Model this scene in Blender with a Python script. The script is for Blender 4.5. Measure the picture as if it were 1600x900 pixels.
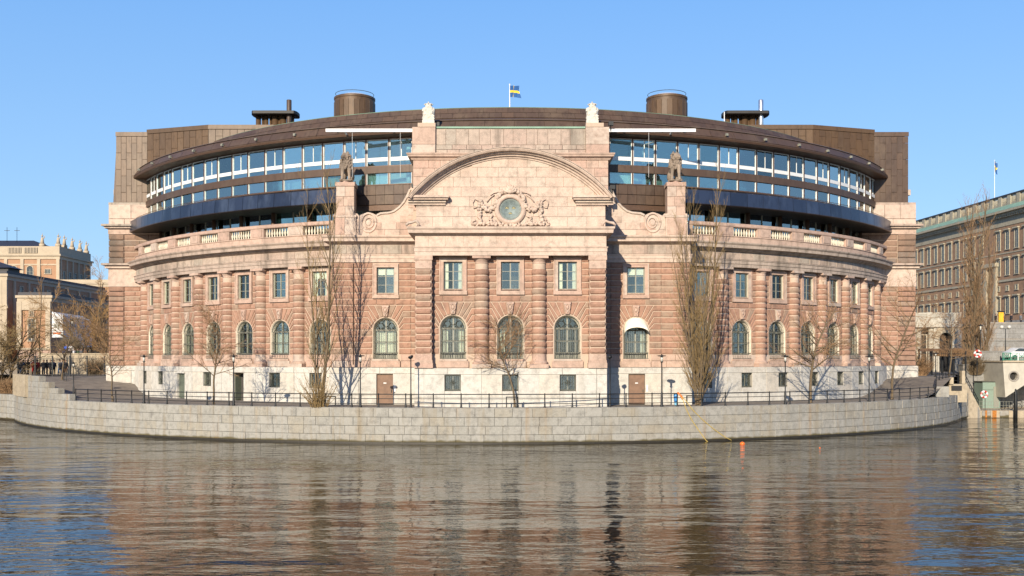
import bpy, bmesh, math, random
from math import sin, cos, tan, pi, radians, sqrt, atan2, degrees
from mathutils import Vector, Matrix
random.seed(7)
SC = bpy.context.scene
COL = SC.collection
for o in list(bpy.data.objects): bpy.data.objects.remove(o)

# ------------------------------------------------------------------ camera, sky, sun
CAMZ = 6.45
F = 1600.0
cam_d = bpy.data.cameras.new('camera')
cam_d.sensor_width = 36; cam_d.lens = 36
cam_d.shift_y = 111/1600; cam_d.shift_x = 2/1600
cam_d.clip_end = 8000; cam_d.clip_start = .3
cam = bpy.data.objects.new('camera', cam_d); COL.objects.link(cam)
cam.location = (0, 0, CAMZ); cam.rotation_euler = (radians(90), 0, 0)
SC.camera = cam

SUN_AZ, SUN_EL = 17.0, 22.0          # sun behind the camera, a little to the left
w = bpy.data.worlds.new('World'); SC.world = w; w.use_nodes = True
wn = w.node_tree; wn.nodes.clear()
sky = wn.nodes.new('ShaderNodeTexSky'); sky.sky_type = 'NISHITA'; sky.sun_disc = False
sky.sun_elevation = radians(SUN_EL); sky.sun_rotation = radians(180+SUN_AZ)
sky.altitude = 300; sky.air_density = 1.0; sky.dust_density = 0.6; sky.ozone_density = 3.0
hs = wn.nodes.new('ShaderNodeHueSaturation'); hs.inputs['Saturation'].default_value = 1.25; hs.inputs['Value'].default_value = 1.35
bg = wn.nodes.new('ShaderNodeBackground'); bg.inputs[1].default_value = 0.15
wo = wn.nodes.new('ShaderNodeOutputWorld')
tcw = wn.nodes.new('ShaderNodeTexCoord'); sxyz = wn.nodes.new('ShaderNodeSeparateXYZ'); wn.links.new(tcw.outputs['Generated'], sxyz.inputs[0])
rw = wn.nodes.new('ShaderNodeValToRGB'); wn.links.new(sxyz.outputs[2], rw.inputs[0]); e_ = rw.color_ramp.elements
e_[0].position = 0; e_[0].color = (.355, .55, .80, 1); e_[1].position = 1; e_[1].color = (.02, .09, .34, 1)
for p_, c_ in ((.12, (.29,.52,.83,1)), (.34, (.165,.40,.83,1)), (.46, (.065,.26,.72,1)), (.62, (.035,.16,.52,1))):
    q_ = e_.new(p_); q_.color = c_
bg2 = wn.nodes.new('ShaderNodeBackground'); bg2.inputs[1].default_value = .64; wn.links.new(rw.outputs[0], bg2.inputs[0])
adds = wn.nodes.new('ShaderNodeAddShader')
bg.inputs[1].default_value = .05
hs.inputs['Saturation'].default_value = 1.0; hs.inputs['Value'].default_value = .6
wn.links.new(sky.outputs[0], hs.inputs['Color']); wn.links.new(hs.outputs[0], bg.inputs[0])
wn.links.new(bg.outputs[0], adds.inputs[0]); wn.links.new(bg2.outputs[0], adds.inputs[1]); wn.links.new(adds.outputs[0], wo.inputs[0])

sd = bpy.data.lights.new('sun', 'SUN'); sd.energy = 5.0; sd.angle = radians(.5); sd.color = (1, .87, .69)
so = bpy.data.objects.new('sun', sd); COL.objects.link(so)
dirv = Vector((sin(radians(SUN_AZ))*cos(radians(SUN_EL)), cos(radians(SUN_AZ))*cos(radians(SUN_EL)), -sin(radians(SUN_EL))))
so.rotation_euler = dirv.to_track_quat('-Z', 'Y').to_euler(); so.location = (-30, -60, 60)
SC.view_settings.view_transform = 'Standard'; SC.view_settings.look = 'None'
SC.view_settings.exposure = 0.5; SC.view_settings.gamma = 1.0
SC.cycles.max_bounces = 8; SC.cycles.transparent_max_bounces = 12
SC.cycles.use_denoising = True

# ------------------------------------------------------------------ materials
def new_mat(name):
    m = bpy.data.materials.new(name); m.use_nodes = True
    return m, m.node_tree, m.node_tree.nodes['Principled BSDF']
def nd(t, ty, **kw):
    n = t.nodes.new(ty)
    for k, v in kw.items():
        if k.startswith('i_'): n.inputs[k[2:]].default_value = v
        else: setattr(n, k, v)
    return n
def mixc(t, a, b, fac, mode='MIX'):
    n = t.nodes.new('ShaderNodeMix'); n.data_type = 'RGBA'; n.blend_type = mode
    for s, v in ((6, a), (7, b), (0, fac)):
        if hasattr(v, 'links') or isinstance(v, bpy.types.NodeSocket): t.links.new(v, n.inputs[s])
        elif s == 0: n.inputs[0].default_value = v
        else: n.inputs[s].default_value = (*v, 1) if len(v) == 3 else v
    return n.outputs[2]
def ramp(t, src, p0, p1, c0=(0,0,0,1), c1=(1,1,1,1)):
    r = t.nodes.new('ShaderNodeValToRGB'); r.color_ramp.elements[0].position = p0; r.color_ramp.elements[1].position = p1
    r.color_ramp.elements[0].color = c0; r.color_ramp.elements[1].color = c1
    t.links.new(src, r.inputs[0]); return r.outputs[0]
def world_noise(t, scale, detail=4, vec=(1,1,1), rough=.55):
    g = t.nodes.new('ShaderNodeNewGeometry'); mp = t.nodes.new('ShaderNodeMapping'); mp.inputs['Scale'].default_value = vec
    t.links.new(g.outputs['Position'], mp.inputs[0])
    n = t.nodes.new('ShaderNodeTexNoise'); n.inputs['Scale'].default_value = scale; n.inputs['Detail'].default_value = detail; n.inputs['Roughness'].default_value = rough
    t.links.new(mp.outputs[0], n.inputs['Vector']); return n.outputs[0]
def piece_random(t):
    oi = t.nodes.new('ShaderNodeObjectInfo'); g = t.nodes.new('ShaderNodeNewGeometry')
    a = t.nodes.new('ShaderNodeMath'); a.operation = 'ADD'
    t.links.new(oi.outputs['Random'], a.inputs[0]); t.links.new(g.outputs['Random Per Island'], a.inputs[1])
    f = t.nodes.new('ShaderNodeMath'); f.operation = 'FRACT'; t.links.new(a.outputs[0], f.inputs[0])
    return f.outputs[0]
def stone(name, base, alt, third=None, rough=.85, stain=.35, stain_col=(.09,.075,.06), bump=.4, bscale=9, streak=0, sp0=.52, sp1=.72):
    m, t, p = new_mat(name)
    r = piece_random(t)
    c = mixc(t, base, alt, ramp(t, r, .15, .95))
    if third:
        wn1 = t.nodes.new('ShaderNodeTexWhiteNoise'); wn1.noise_dimensions = '1D'; t.links.new(r, wn1.inputs['W'])
        c = mixc(t, c, third, ramp(t, wn1.outputs['Value'], .8, .86))
    c = mixc(t, c, (.5,.5,.5), .0)
    n = world_noise(t, 2.3, 6)
    c = mixc(t, c, tuple(v*.62 for v in base), ramp(t, n, .45, .75))
    n2 = world_noise(t, 14, 5)
    c = mixc(t, c, tuple(min(1, v*1.35) for v in base), ramp(t, n2, .5, .9))
    if stain:
        s = world_noise(t, .45, 5, (1,1,.55)); s2 = ramp(t, s, sp0, sp1)
        mm = t.nodes.new('ShaderNodeMath'); mm.operation = 'MULTIPLY'; mm.inputs[1].default_value = stain; t.links.new(s2, mm.inputs[0])
        c = mixc(t, c, stain_col, mm.outputs[0])
    if streak:
        s = world_noise(t, 1.6, 4, (1,1,.08)); s2 = ramp(t, s, .53, .68)
        mm = t.nodes.new('ShaderNodeMath'); mm.operation = 'MULTIPLY'; mm.inputs[1].default_value = streak; t.links.new(s2, mm.inputs[0])
        c = mixc(t, c, stain_col, mm.outputs[0])
    t.links.new(c, p.inputs['Base Color']); p.inputs['Roughness'].default_value = rough
    p.inputs['Specular IOR Level'].default_value = .25
    b = t.nodes.new('ShaderNodeBump'); b.inputs['Strength'].default_value = bump; b.inputs['Distance'].default_value = .05
    t.links.new(world_noise(t, bscale, 6), b.inputs['Height']); t.links.new(b.outputs[0], p.inputs['Normal'])
    return m
def tide(m):
    """wet algae band just above the water on a stone material"""
    t = m.node_tree; p = t.nodes['Principled BSDF']; src = p.inputs['Base Color'].links[0].from_socket
    g = t.nodes.new('ShaderNodeNewGeometry'); s = t.nodes.new('ShaderNodeSeparateXYZ'); t.links.new(g.outputs['Position'], s.inputs[0])
    n = world_noise(t, 1.1, 5, (1,1,.4)); ma = t.nodes.new('ShaderNodeMath'); ma.operation = 'MULTIPLY_ADD'; ma.inputs[1].default_value = -.35; t.links.new(n, ma.inputs[0]); t.links.new(s.outputs[2], ma.inputs[2])
    c = mixc(t, (.10,.085,.045), src, ramp(t, ma.outputs[0], .0, .14)); n2 = ramp(t, world_noise(t, 1.0, 4, (1.4,1.4,.05)), .6, .72)
    mm = t.nodes.new('ShaderNodeMath'); mm.operation = 'MULTIPLY'; mm.inputs[1].default_value = .35; t.links.new(n2, mm.inputs[0]); c = mixc(t, c, (.30,.17,.06), mm.outputs[0])
    t.links.new(c, p.inputs['Base Color'])
def plain(name, col, rough=.6, metal=0, spec=.5, var=.25, nscale=6, bump=0, alt=None):
    m, t, p = new_mat(name)
    n = world_noise(t, nscale, 5)
    c = mixc(t, col, alt or tuple(v*(1-var) for v in col), ramp(t, n, .35, .7))
    t.links.new(c, p.inputs['Base Color']); p.inputs['Roughness'].default_value = rough; p.inputs['Metallic'].default_value = metal
    p.inputs['Specular IOR Level'].default_value = spec
    if bump:
        b = t.nodes.new('ShaderNodeBump'); b.inputs['Strength'].default_value = bump; b.inputs['Distance'].default_value = .03
        t.links.new(n, b.inputs['Height']); t.links.new(b.outputs[0], p.inputs['Normal'])
    return m
M = {}
M['rust'] = stone('rough_pink_granite', (.345,.205,.145), (.31,.182,.130), (.29,.215,.16), bump=.7, bscale=7, stain=.3, rough=.9, streak=.22)
M['rust_dark'] = stone('weathered_pink_granite', (.27,.175,.125), (.20,.135,.095), (.19,.15,.12), bump=.7, stain=.6, streak=.3)
M['pink'] = stone('dressed_pink_sandstone', (.455,.335,.265), (.42,.285,.225), (.46,.38,.315), bump=.15, stain=.25, streak=.2)
M['pale'] = stone('pale_sandstone', (.51,.405,.33), (.48,.365,.295), (.47,.395,.325), bump=.12, stain=.15, streak=.15)
M['frieze'] = stone('streaked_sandstone', (.40,.325,.265), (.37,.275,.225), (.335,.29,.24), bump=.2, stain=.45, streak=.55)
M['cream'] = stone('cream_stone_reveal', (.62,.56,.44), (.60,.54,.43), bump=.1, stain=.1)
M['mortar'] = plain('pale_mortar', (.47,.36,.275), .9, var=.12)
M['granite'] = stone('white_granite_base', (.50,.48,.43), (.455,.44,.40), (.48,.44,.375), bump=.12, stain=.2, stain_col=(.3,.25,.19), streak=.15)
M['granite_joint'] = plain('granite_joint', (.33,.28,.22), .9)
M['quay'] = stone('quay_granite', (.30,.29,.26), (.265,.258,.23), (.285,.265,.22), bump=.3, bscale=12, stain=.35, stain_col=(.22,.165,.09), streak=.4)
tide(M['quay'])
M['quay_joint'] = plain('quay_joint_dark', (.10,.08,.05), .95)
M['dark_moss'] = plain('wet_mossy_stone', (.028,.022,.012), .5, var=.4)
M['statue'] = stone('carved_weathered_stone', (.33,.26,.2), (.28,.22,.17), bump=.8, bscale=14, stain=.8, streak=.3)
M['marble'] = stone('white_carved_stone', (.56,.53,.47), (.53,.5,.43), bump=.8, bscale=12, stain=.25, stain_col=(.4,.33,.24))
M['asphalt'] = plain('worn_asphalt', (.20,.17,.135), .95, var=.35, nscale=1.2, bump=.2)
M['black_iron'] = plain('black_iron', (.018,.02,.022), .5, .4, var=.2)
M['grille'] = plain('grey_green_iron', (.10,.105,.085), .6, .3, var=.4)
M['casement'] = plain('grey_green_casement', (.24,.24,.195), .55, var=.15)
M['white_paint'] = plain('white_paint', (.70,.71,.70), .5, var=.06)
M['curtain'] = plain('white_curtain', (.8,.8,.78), .9, var=.1)
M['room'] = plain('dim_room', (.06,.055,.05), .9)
M['office'] = plain('office_interior', (.66,.70,.68), .9, var=.15)
M['brown_post'] = plain('brown_post', (.12,.07,.045), .5, .3)
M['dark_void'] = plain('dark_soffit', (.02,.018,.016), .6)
M['wood_door'] = plain('brown_wooden_door', (.20,.115,.07), .6, var=.3, nscale=3)
M['green_door'] = plain('green_grey_door', (.13,.15,.11), .6, var=.3)
M['verdigris'] = plain('green_copper', (.22,.36,.27), .7, var=.35, nscale=.5)
M['water_streak'] = None
def copper(name, base, alt, third, metal=.12, rough=.55):
    m, t, p = new_mat(name)
    r = piece_random(t); c = mixc(t, base, alt, r)
    c = mixc(t, c, third, ramp(t, world_noise(t, .6, 5, (1,1,.5)), .5, .75))
    c = mixc(t, c, tuple(v*.5 for v in base), ramp(t, world_noise(t, 3, 6, (1,1,.35)), .5, .8))
    t.links.new(c, p.inputs['Base Color']); p.inputs['Metallic'].default_value = metal; p.inputs['Roughness'].default_value = rough
    b = t.nodes.new('ShaderNodeBump'); b.inputs['Strength'].default_value = .25; b.inputs['Distance'].default_value = .08
    t.links.new(world_noise(t, 1.3, 3), b.inputs['Height']); t.links.new(b.outputs[0], p.inputs['Normal'])
    return m
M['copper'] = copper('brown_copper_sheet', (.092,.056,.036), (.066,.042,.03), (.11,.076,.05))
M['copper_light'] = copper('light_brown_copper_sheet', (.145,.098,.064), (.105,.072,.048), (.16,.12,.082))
M['copper_amber'] = copper('amber_copper_sheet', (.105,.06,.028), (.078,.046,.024), (.11,.07,.038))
M['blue_band'] = copper('dark_blue_metal_sheet', (.06,.075,.115), (.03,.04,.065), (.10,.12,.16), .6, .3)
def glass(name, tint, gloss, refl=(.8,.9,1)):
    m, t, p = new_mat(name); t.nodes.remove(p)
    tr = nd(t, 'ShaderNodeBsdfTransparent'); tr.inputs[0].default_value = (*tint, 1)
    gl = nd(t, 'ShaderNodeBsdfGlossy'); gl.inputs['Color'].default_value = (*refl, 1); gl.inputs['Roughness'].default_value = .03
    b = t.nodes.new('ShaderNodeBump'); b.inputs['Strength'].default_value = .12; b.inputs['Distance'].default_value = .02
    t.links.new(world_noise(t, .7, 1), b.inputs['Height']); t.links.new(b.outputs[0], gl.inputs['Normal'])
    fr = nd(t, 'ShaderNodeFresnel'); fr.inputs[0].default_value = 1.5
    a = nd(t, 'ShaderNodeMath'); a.operation = 'ADD'; a.inputs[1].default_value = gloss; a.use_clamp = True
    t.links.new(fr.outputs[0], a.inputs[0])
    oi = nd(t, 'ShaderNodeObjectInfo'); ml = nd(t, 'ShaderNodeMath'); ml.operation = 'MULTIPLY_ADD'; ml.inputs[1].default_value = gloss*1.3; ml.inputs[2].default_value = gloss*.4
    t.links.new(oi.outputs['Random'], ml.inputs[0]); t.links.new(ml.outputs[0], a.inputs[1])
    mx = nd(t, 'ShaderNodeMixShader'); t.links.new(a.outputs[0], mx.inputs[0]); t.links.new(tr.outputs[0], mx.inputs[1]); t.links.new(gl.outputs[0], mx.inputs[2])
    t.links.new(mx.outputs[0], t.nodes['Material Output'].inputs[0]); return m
M['glass'] = glass('window_glass', (.90,.92,.86), .09, (.85,.92,.9))
M['office_glass'] = glass('tinted_office_glass', (.72,.88,.88), .30, (.86,.95,.92))
M['bark'] = plain('tree_bark', (.15,.11,.065), .9, var=.4, nscale=9)
M['twig'] = plain('brown_twigs', (.25,.15,.075), .9, var=.3, nscale=4)
M['twig_olive'] = plain('olive_brown_twigs', (.215,.145,.06), .9, var=.35, nscale=4)
M['twig_gold'] = plain('golden_brown_twigs', (.32,.19,.075), .9, var=.3, nscale=4)
M['twig_dark'] = plain('dark_twigs', (.14,.10,.055), .9, var=.3, nscale=4)

# ------------------------------------------------------------------ geometry helpers
class MB:
    """collects geometry; build() links it as one mesh object"""
    def __init__(s): s.v = []; s.f = []; s.m = []; s.mi = 0; s.T = None
    def add(s, vs, fs):
        n = len(s.v)
        if s.T: vs = [s.T(*p) for p in vs]
        s.v += [tuple(p) for p in vs]; s.f += [tuple(i+n for i in f) for f in fs]; s.m += [s.mi]*len(fs); return s
    def box(s, x0, x1, y0, y1, z0, z1):
        return s.add([(x0,y0,z0),(x1,y0,z0),(x1,y1,z0),(x0,y1,z0),(x0,y0,z1),(x1,y0,z1),(x1,y1,z1),(x0,y1,z1)],
              [(0,3,2,1),(4,5,6,7),(0,1,5,4),(1,2,6,5),(2,3,7,6),(3,0,4,7)])
    def quad(s, a, b, c, d): return s.add([a,b,c,d], [(0,1,2,3)])
    def prism(s, poly, y0, y1, inset=0, cap=True):
        """poly: ccw list (u,z); y0 back, y1 front (front is the smaller y); inset chamfers the front"""
        n = len(poly); cx = sum(p[0] for p in poly)/n; cz = sum(p[1] for p in poly)/n
        rings = [[(u, y0, z) for u, z in poly]]
        if inset:
            ym = y0+(y1-y0)*.45
            rings.append([(u, ym, z) for u, z in poly])
            ins = inset_poly(poly, inset)
            rings.append([(u, y1, z) for u, z in ins])
        else: rings.append([(u, y1, z) for u, z in poly])
        vs = [p for r in rings for p in r]; fs = []
        for k in range(len(rings)-1):
            for i in range(n):
                j = (i+1) % n; fs.append((k*n+i, k*n+j, (k+1)*n+j, (k+1)*n+i))
        fs.append(tuple(range((len(rings)-1)*n, len(rings)*n)))
        if cap: fs.append(tuple(reversed(range(n))))
        return s.add(vs, fs)
    def lathe(s, prof, seg=16, c=(0,0), a0=0, a1=2*pi, cap=True):
        full = abs(a1-a0-2*pi) < 1e-6; n = seg if full else seg+1; vs = []
        for r, z in prof:
            for i in range(n):
                a = a0+(a1-a0)*i/seg; vs.append((c[0]+r*cos(a), c[1]+r*sin(a), z))
        fs = []
        for k in range(len(prof)-1):
            for i in range(seg):
                j = (i+1) % n if full else i+1
                fs.append((k*n+i, k*n+j, (k+1)*n+j, (k+1)*n+i))
        if cap and full:
            fs.append(tuple(reversed(range(n)))); fs.append(tuple(range((len(prof)-1)*n, len(prof)*n)))
        return s.add(vs, fs)
    def tube(s, pts, rad, seg=6, caps=True):
        pts = [Vector(p) for p in pts]; n = len(pts)
        if not hasattr(rad, '__len__'): rad = [rad]*n
        vs = []; up = None
        for i, p in enumerate(pts):
            d = (pts[min(i+1, n-1)]-pts[max(i-1, 0)])
            if d.length < 1e-9: d = Vector((0,0,1))
            d.normalize()
            if up is None: up = Vector((1,0,0)) if abs(d.x) < .7 else Vector((0,1,0))
            x = d.cross(up).normalized(); up = x.cross(d).normalized()
            for k in range(seg):
                a = 2*pi*k/seg; vs.append(p+(x*cos(a)+up*sin(a))*rad[i])
        fs = [(i*seg+k, i*seg+(k+1) % seg, (i+1)*seg+(k+1) % seg, (i+1)*seg+k) for i in range(n-1) for k in range(seg)]
        if caps: fs += [tuple(reversed(range(seg))), tuple(range((n-1)*seg, n*seg))]
        return s.add(vs, fs)
    def sweep(s, prof, path, closed=False, caps=True):
        """prof: (out, z) pairs; path: list of (x, y, nx, ny): point and outward normal"""
        n = len(prof); vs = [(x+nx*o, y+ny*o, z) for x, y, nx, ny in path for o, z in prof]
        fs = []
        for i in range(len(path)-1):
            for k in range(n if closed else n-1):
                j = (k+1) % n; fs.append((i*n+k, (i+1)*n+k, (i+1)*n+j, i*n+j))
        if caps: fs += [tuple(range(n)), tuple(reversed(range((len(path)-1)*n, len(path)*n)))]
        return s.add(vs, fs)
    def blob(s, c, r, sub=1, seed=0, amp=.0):
        bm = bmesh.new(); bmesh.ops.create_icosphere(bm, subdivisions=sub, radius=1)
        if not hasattr(r, '__len__'): r = (r, r, r)
        vs = [(c[0]+v.co.x*r[0]*(1+amp*(random.random()-.5)), c[1]+v.co.y*r[1]*(1+amp*(random.random()-.5)), c[2]+v.co.z*r[2]*(1+amp*(random.random()-.5))) for v in bm.verts]
        fs = [tuple(v.index for v in f.verts) for f in bm.faces]; bm.free(); return s.add(vs, fs)
    def mesh(s, name, mats, off=(0,0,0), smooth=False, angle=None):
        me = bpy.data.meshes.new(name)
        me.from_pydata([(x-off[0], y-off[1], z-off[2]) for x, y, z in s.v], [], s.f)
        for mt in (mats if isinstance(mats, (list, tuple)) else [mats]): me.materials.append(mt)
        if isinstance(mats, (list, tuple)) and len(mats) > 1: me.polygons.foreach_set('material_index', s.m)
        me.update()
        if smooth: me.polygons.foreach_set('use_smooth', [True]*len(me.polygons))
        if angle is not None:
            me.polygons.foreach_set('use_smooth', [True]*len(me.polygons))
            try: me.set_sharp_from_angle(angle=radians(angle))
            except Exception: pass
        return me
    def build(s, name, mats, parent=None, local=False, smooth=False, angle=None, center=True):
        """vertices in world space unless local: then in the parent's frame"""
        if not s.v: return None
        if center:
            n = len(s.v); c = [(min(p[i] for p in s.v)+max(p[i] for p in s.v))/2 for i in range(3)]
            if parent is None: c[2] = min(p[2] for p in s.v)
        else: c = [0,0,0]
        me = s.mesh(name, mats, c, smooth, angle)
        o = bpy.data.objects.new(name, me); COL.objects.link(o)
        if parent is not None:
            o.parent = parent
            if local: o.location = c
            else:
                w = WORLD[parent.name]; o.location = Vector(c)-w
                WORLD[o.name] = Vector(c)
        else: o.location = c; WORLD[o.name] = Vector(c)
        return o
WORLD = {}
def inset_poly(poly, d):
    n = len(poly); out = []
    for i in range(n):
        p0 = Vector(poly[i-1]); p1 = Vector(poly[i]); p2 = Vector(poly[(i+1) % n])
        e1 = (p1-p0); e2 = (p2-p1)
        if e1.length < 1e-6 or e2.length < 1e-6: out.append(tuple(p1)); continue
        e1.normalize(); e2.normalize()
        n1 = Vector((-e1.y, e1.x)); n2 = Vector((-e2.y, e2.x)); b = n1+n2
        k = b.dot(n1)
        b = b/max(k, .35) if b.length > 1e-6 else n1
        out.append((p1.x+b.x*d, p1.y+b.y*d))
    return out
def tag(o, label=None, cat=None, group=None, kind=None):
    if label: o['label'] = label
    if cat: o['category'] = cat
    if group: o['group'] = group
    if kind: o['kind'] = kind
    return o
def empty(name, loc, label=None, cat=None, group=None, rz=0):
    o = bpy.data.objects.new(name, None); COL.objects.link(o); o.location = loc; o.rotation_euler = (0,0,rz)
    o.empty_display_size = .5
    WORLD[o.name] = Vector(loc); tag(o, label, cat, group); return o
def inst(name, me, parent, loc, rz=0, scale=(1,1,1), world=False):
    o = bpy.data.objects.new(name, me); COL.objects.link(o); o.parent = parent
    o.location = Vector(loc)-(WORLD[parent.name] if world and parent else Vector((0,0,0)))
    o.rotation_euler = (0,0,rz); o.scale = scale
    if world: WORLD[o.name] = Vector(loc)
    return o
KIDS = {}
def copy_tree(o, parent=None):
    if not KIDS.get('ok'):
        KIDS.clear(); KIDS['ok'] = True
        for q in bpy.data.objects:
            if q.parent: KIDS.setdefault(q.parent.name, []).append(q)
    kids = KIDS.get(o.name, [])
    c = o.copy(); COL.objects.link(c); c.parent = parent
    for ch in kids: copy_tree(ch, c)
    return c
def struct(o): o['kind'] = 'structure'; return o
def arc_path(R, a0, a1, n, c=(0,131.5)):
    return [(c[0]+R*sin(a0+(a1-a0)*i/n), c[1]-R*cos(a0+(a1-a0)*i/n), sin(a0+(a1-a0)*i/n), -cos(a0+(a1-a0)*i/n)) for i in range(n+1)]
def front_path(x0, x1, y): return [(x0, y, 0, -1), (x1, y, 0, -1)]
def clip_poly(sub, clip):
    """Sutherland-Hodgman; clip polygon convex and ccw"""
    out = list(sub)
    for i in range(len(clip)):
        a = clip[i]; b = clip[(i+1) % len(clip)]; inp = out; out = []
        if not inp: return []
        side = lambda p: (b[0]-a[0])*(p[1]-a[1])-(b[1]-a[1])*(p[0]-a[0])
        for j in range(len(inp)):
            p = inp[j-1]; q = inp[j]; sp, sq = side(p), side(q)
            if (sp >= 0) != (sq >= 0):
                k = sp/(sp-sq); out.append((p[0]+(q[0]-p[0])*k, p[1]+(q[1]-p[1])*k))
            if sq >= 0: out.append(q)
    # drop near-duplicates
    res = []
    for p in out:
        if not res or (abs(p[0]-res[-1][0])+abs(p[1]-res[-1][1])) > .01: res.append(p)
    if len(res) > 1 and abs(res[0][0]-res[-1][0])+abs(res[0][1]-res[-1][1]) < .01: res.pop()
    return res if len(res) > 2 else []
def parea(p): return abs(sum(p[i-1][0]*p[i][1]-p[i][0]*p[i-1][1] for i in range(len(p))))/2
# ------------------------------------------------------------------ the semicircular parliament building
YC = 131.5; RW = 45.5; PITCH = radians(5.35); A0 = radians(21.4); GZ = 2.75
BLD = empty('parliament_building', (0, 108, GZ), 'wide pink stone building with round colonnade, arched pediment and curved glass storeys', 'building')
ZC = [6.83+.513*k for k in range(14)]+[14.01, 14.5]
HW = 2.125
def unit_stone(seed, name='stone', sides=False):
    rnd = random.Random(seed); nx, nz = 5, 4; mb = MB(); vs = []; fs = []
    for j in range(nz):
        for i in range(nx):
            u = [-.5, -.44, 0, .44, .5][i]; z = [-.5, -.3, .3, .5][j]
            edge = i in (0, nx-1) or j in (0, nz-1)
            vs.append((u+(0 if edge else rnd.uniform(-.06,.06)), (-.38 if edge else -rnd.uniform(.7, 1.15)), z+(0 if edge else rnd.uniform(-.08,.08))))
    for j in range(nz-1):
        for i in range(nx-1): fs.append((j*nx+i, j*nx+i+1, (j+1)*nx+i+1, (j+1)*nx+i))
    mb.add(vs, fs)
    b = [(-.5,-.38,-.5),(.5,-.38,-.5),(.5,-.38,.5),(-.5,-.38,.5),(-.5,.1,-.5),(.5,.1,-.5),(.5,.1,.5),(-.5,.1,.5)]
    mb.add(b, [(0,4,5,1),(1,5,6,2),(2,6,7,3),(3,7,4,0)])
    return mb
STONES = [unit_stone(i) for i in range(6)]
STONE_ME = [s.mesh('stone', M['rust']) for s in STONES]
STONE_PALE = [unit_stone(20+i).mesh('stone', M['pink']) for i in range(2)]
n_ind = [0]
def rect_stone(parent, u0, u1, z0, z1, p=.075, gap=.07, stuff=None, T=None, loc=None, rz=0, world=False):
    """one rough block in a wall frame (u along, -y outward)"""
    k = random.randrange(6); w_, h = u1-u0-gap*.4, z1-z0-gap; c = ((u0+u1)/2, 0, (z0+z1)/2)
    if stuff is None:
        n_ind[0] += 1
        if loc is None: return inst('stone', STONE_ME[k], parent, c, 0, (w_, p, h))
        cs, sn = cos(rz), sin(rz)
        L = (loc[0]+c[0]*cs, loc[1]+c[0]*sn, c[2])
        return inst('stone', STONE_ME[k], parent, L, rz, (w_, p, h), world=True)
    stuff.T = T
    stuff.add([(c[0]+x*w_, y*p, c[2]+z*h) for x, y, z in STONES[k].v], STONES[k].f)
    stuff.T = None
def split_course(u0, u1, k, lmin=1.25):
    L = u1-u0; n = max(1, round(L/lmin))
    if n == 1: return [(u0, u1)]
    off = (.35 if k % 2 else 0)*L/n
    cuts = [u0]+[u0+L*i/n+(off if n > 2 or True else 0)-L/n*.17 for i in range(1, n)]+[u1]
    return [(cuts[i], cuts[i+1]) for i in range(n)]
BAY_RECTS = []
for k in range(15):
    z0, z1 = ZC[k], ZC[k+1]
    if k < 4: BAY_RECTS += [(-HW, -1.12, z0, z1), (1.12, HW, z0, z1)]
    elif k < 8: pass
    elif k == 8: BAY_RECTS += [(-HW, -.75, z0, z1), (-.75, .8, z0, z1), (.8, HW, z0, z1)]
    else: BAY_RECTS += [(-HW, -1.1, z0, z1), (1.1, HW, z0, z1)]
def arcp(t, r=1.12): return (r*sin(radians(t)), 8.85+r*cos(radians(t)))
T8 = ZC[8]; B7, B6, B5, B4 = ZC[7], ZC[6], ZC[5], ZC[4]
VP = [[arcp(9), arcp(24), (.93, T8), (.33, T8)], [arcp(24), arcp(40), (1.51, T8), (.93, T8)],
      [arcp(40), arcp(57), (1.45, B7), (HW, B7), (HW, T8), (1.51, T8)],
      [arcp(57), arcp(72), (1.5, B6), (HW, B6), (HW, B7), (1.45, B7)],
      [arcp(72), arcp(86), (1.5, B5), (HW, B5), (HW, B6), (1.5, B6)],
      [(1.12, B4), (HW, B4), (HW, B5), (1.5, B5), (1.13, B4+.06)]]
def shrink(poly, d): return inset_poly(poly, d)
VOUS = []
for poly in VP:
    for sgn in (1, -1):
        q = poly if sgn == 1 else [(-u, z) for u, z in reversed(poly)]
        q = shrink(q, .034); cu = sum(a for a, b in q)/len(q); cz = sum(b for a, b in q)/len(q)
        mb = MB(); mb.prism([(a-cu, b-cz) for a, b in q], .02, -.075, .03, cap=False)
        VOUS.append((mb.mesh('voussoir', M['rust']), (cu, 0, cz)))
# keystone with a carved cartouche
mb = MB(); q = [arcp(-9), arcp(9), (.33, T8), (-.33, T8)]
mb.prism(q, .02, -.2, .04, cap=False); KEY_ME = mb.mesh('keystone', M['pink'])
mb = MB(); mb.tube([(.0+.19*sin(t), -.22, 10.5+.27*cos(t)) for t in [2*pi*i/14 for i in range(15)]], .045, 6)
mb.blob((0, -.2, 10.5), (.13, .07, .2)); mb.blob((-.2,-.2,10.75), .07); mb.blob((.2,-.2,10.75), .07); mb.blob((0,-.22,10.18), (.07,.06,.14))
CART_ME = mb.mesh('cartouche', M['pink'], smooth=True)

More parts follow.
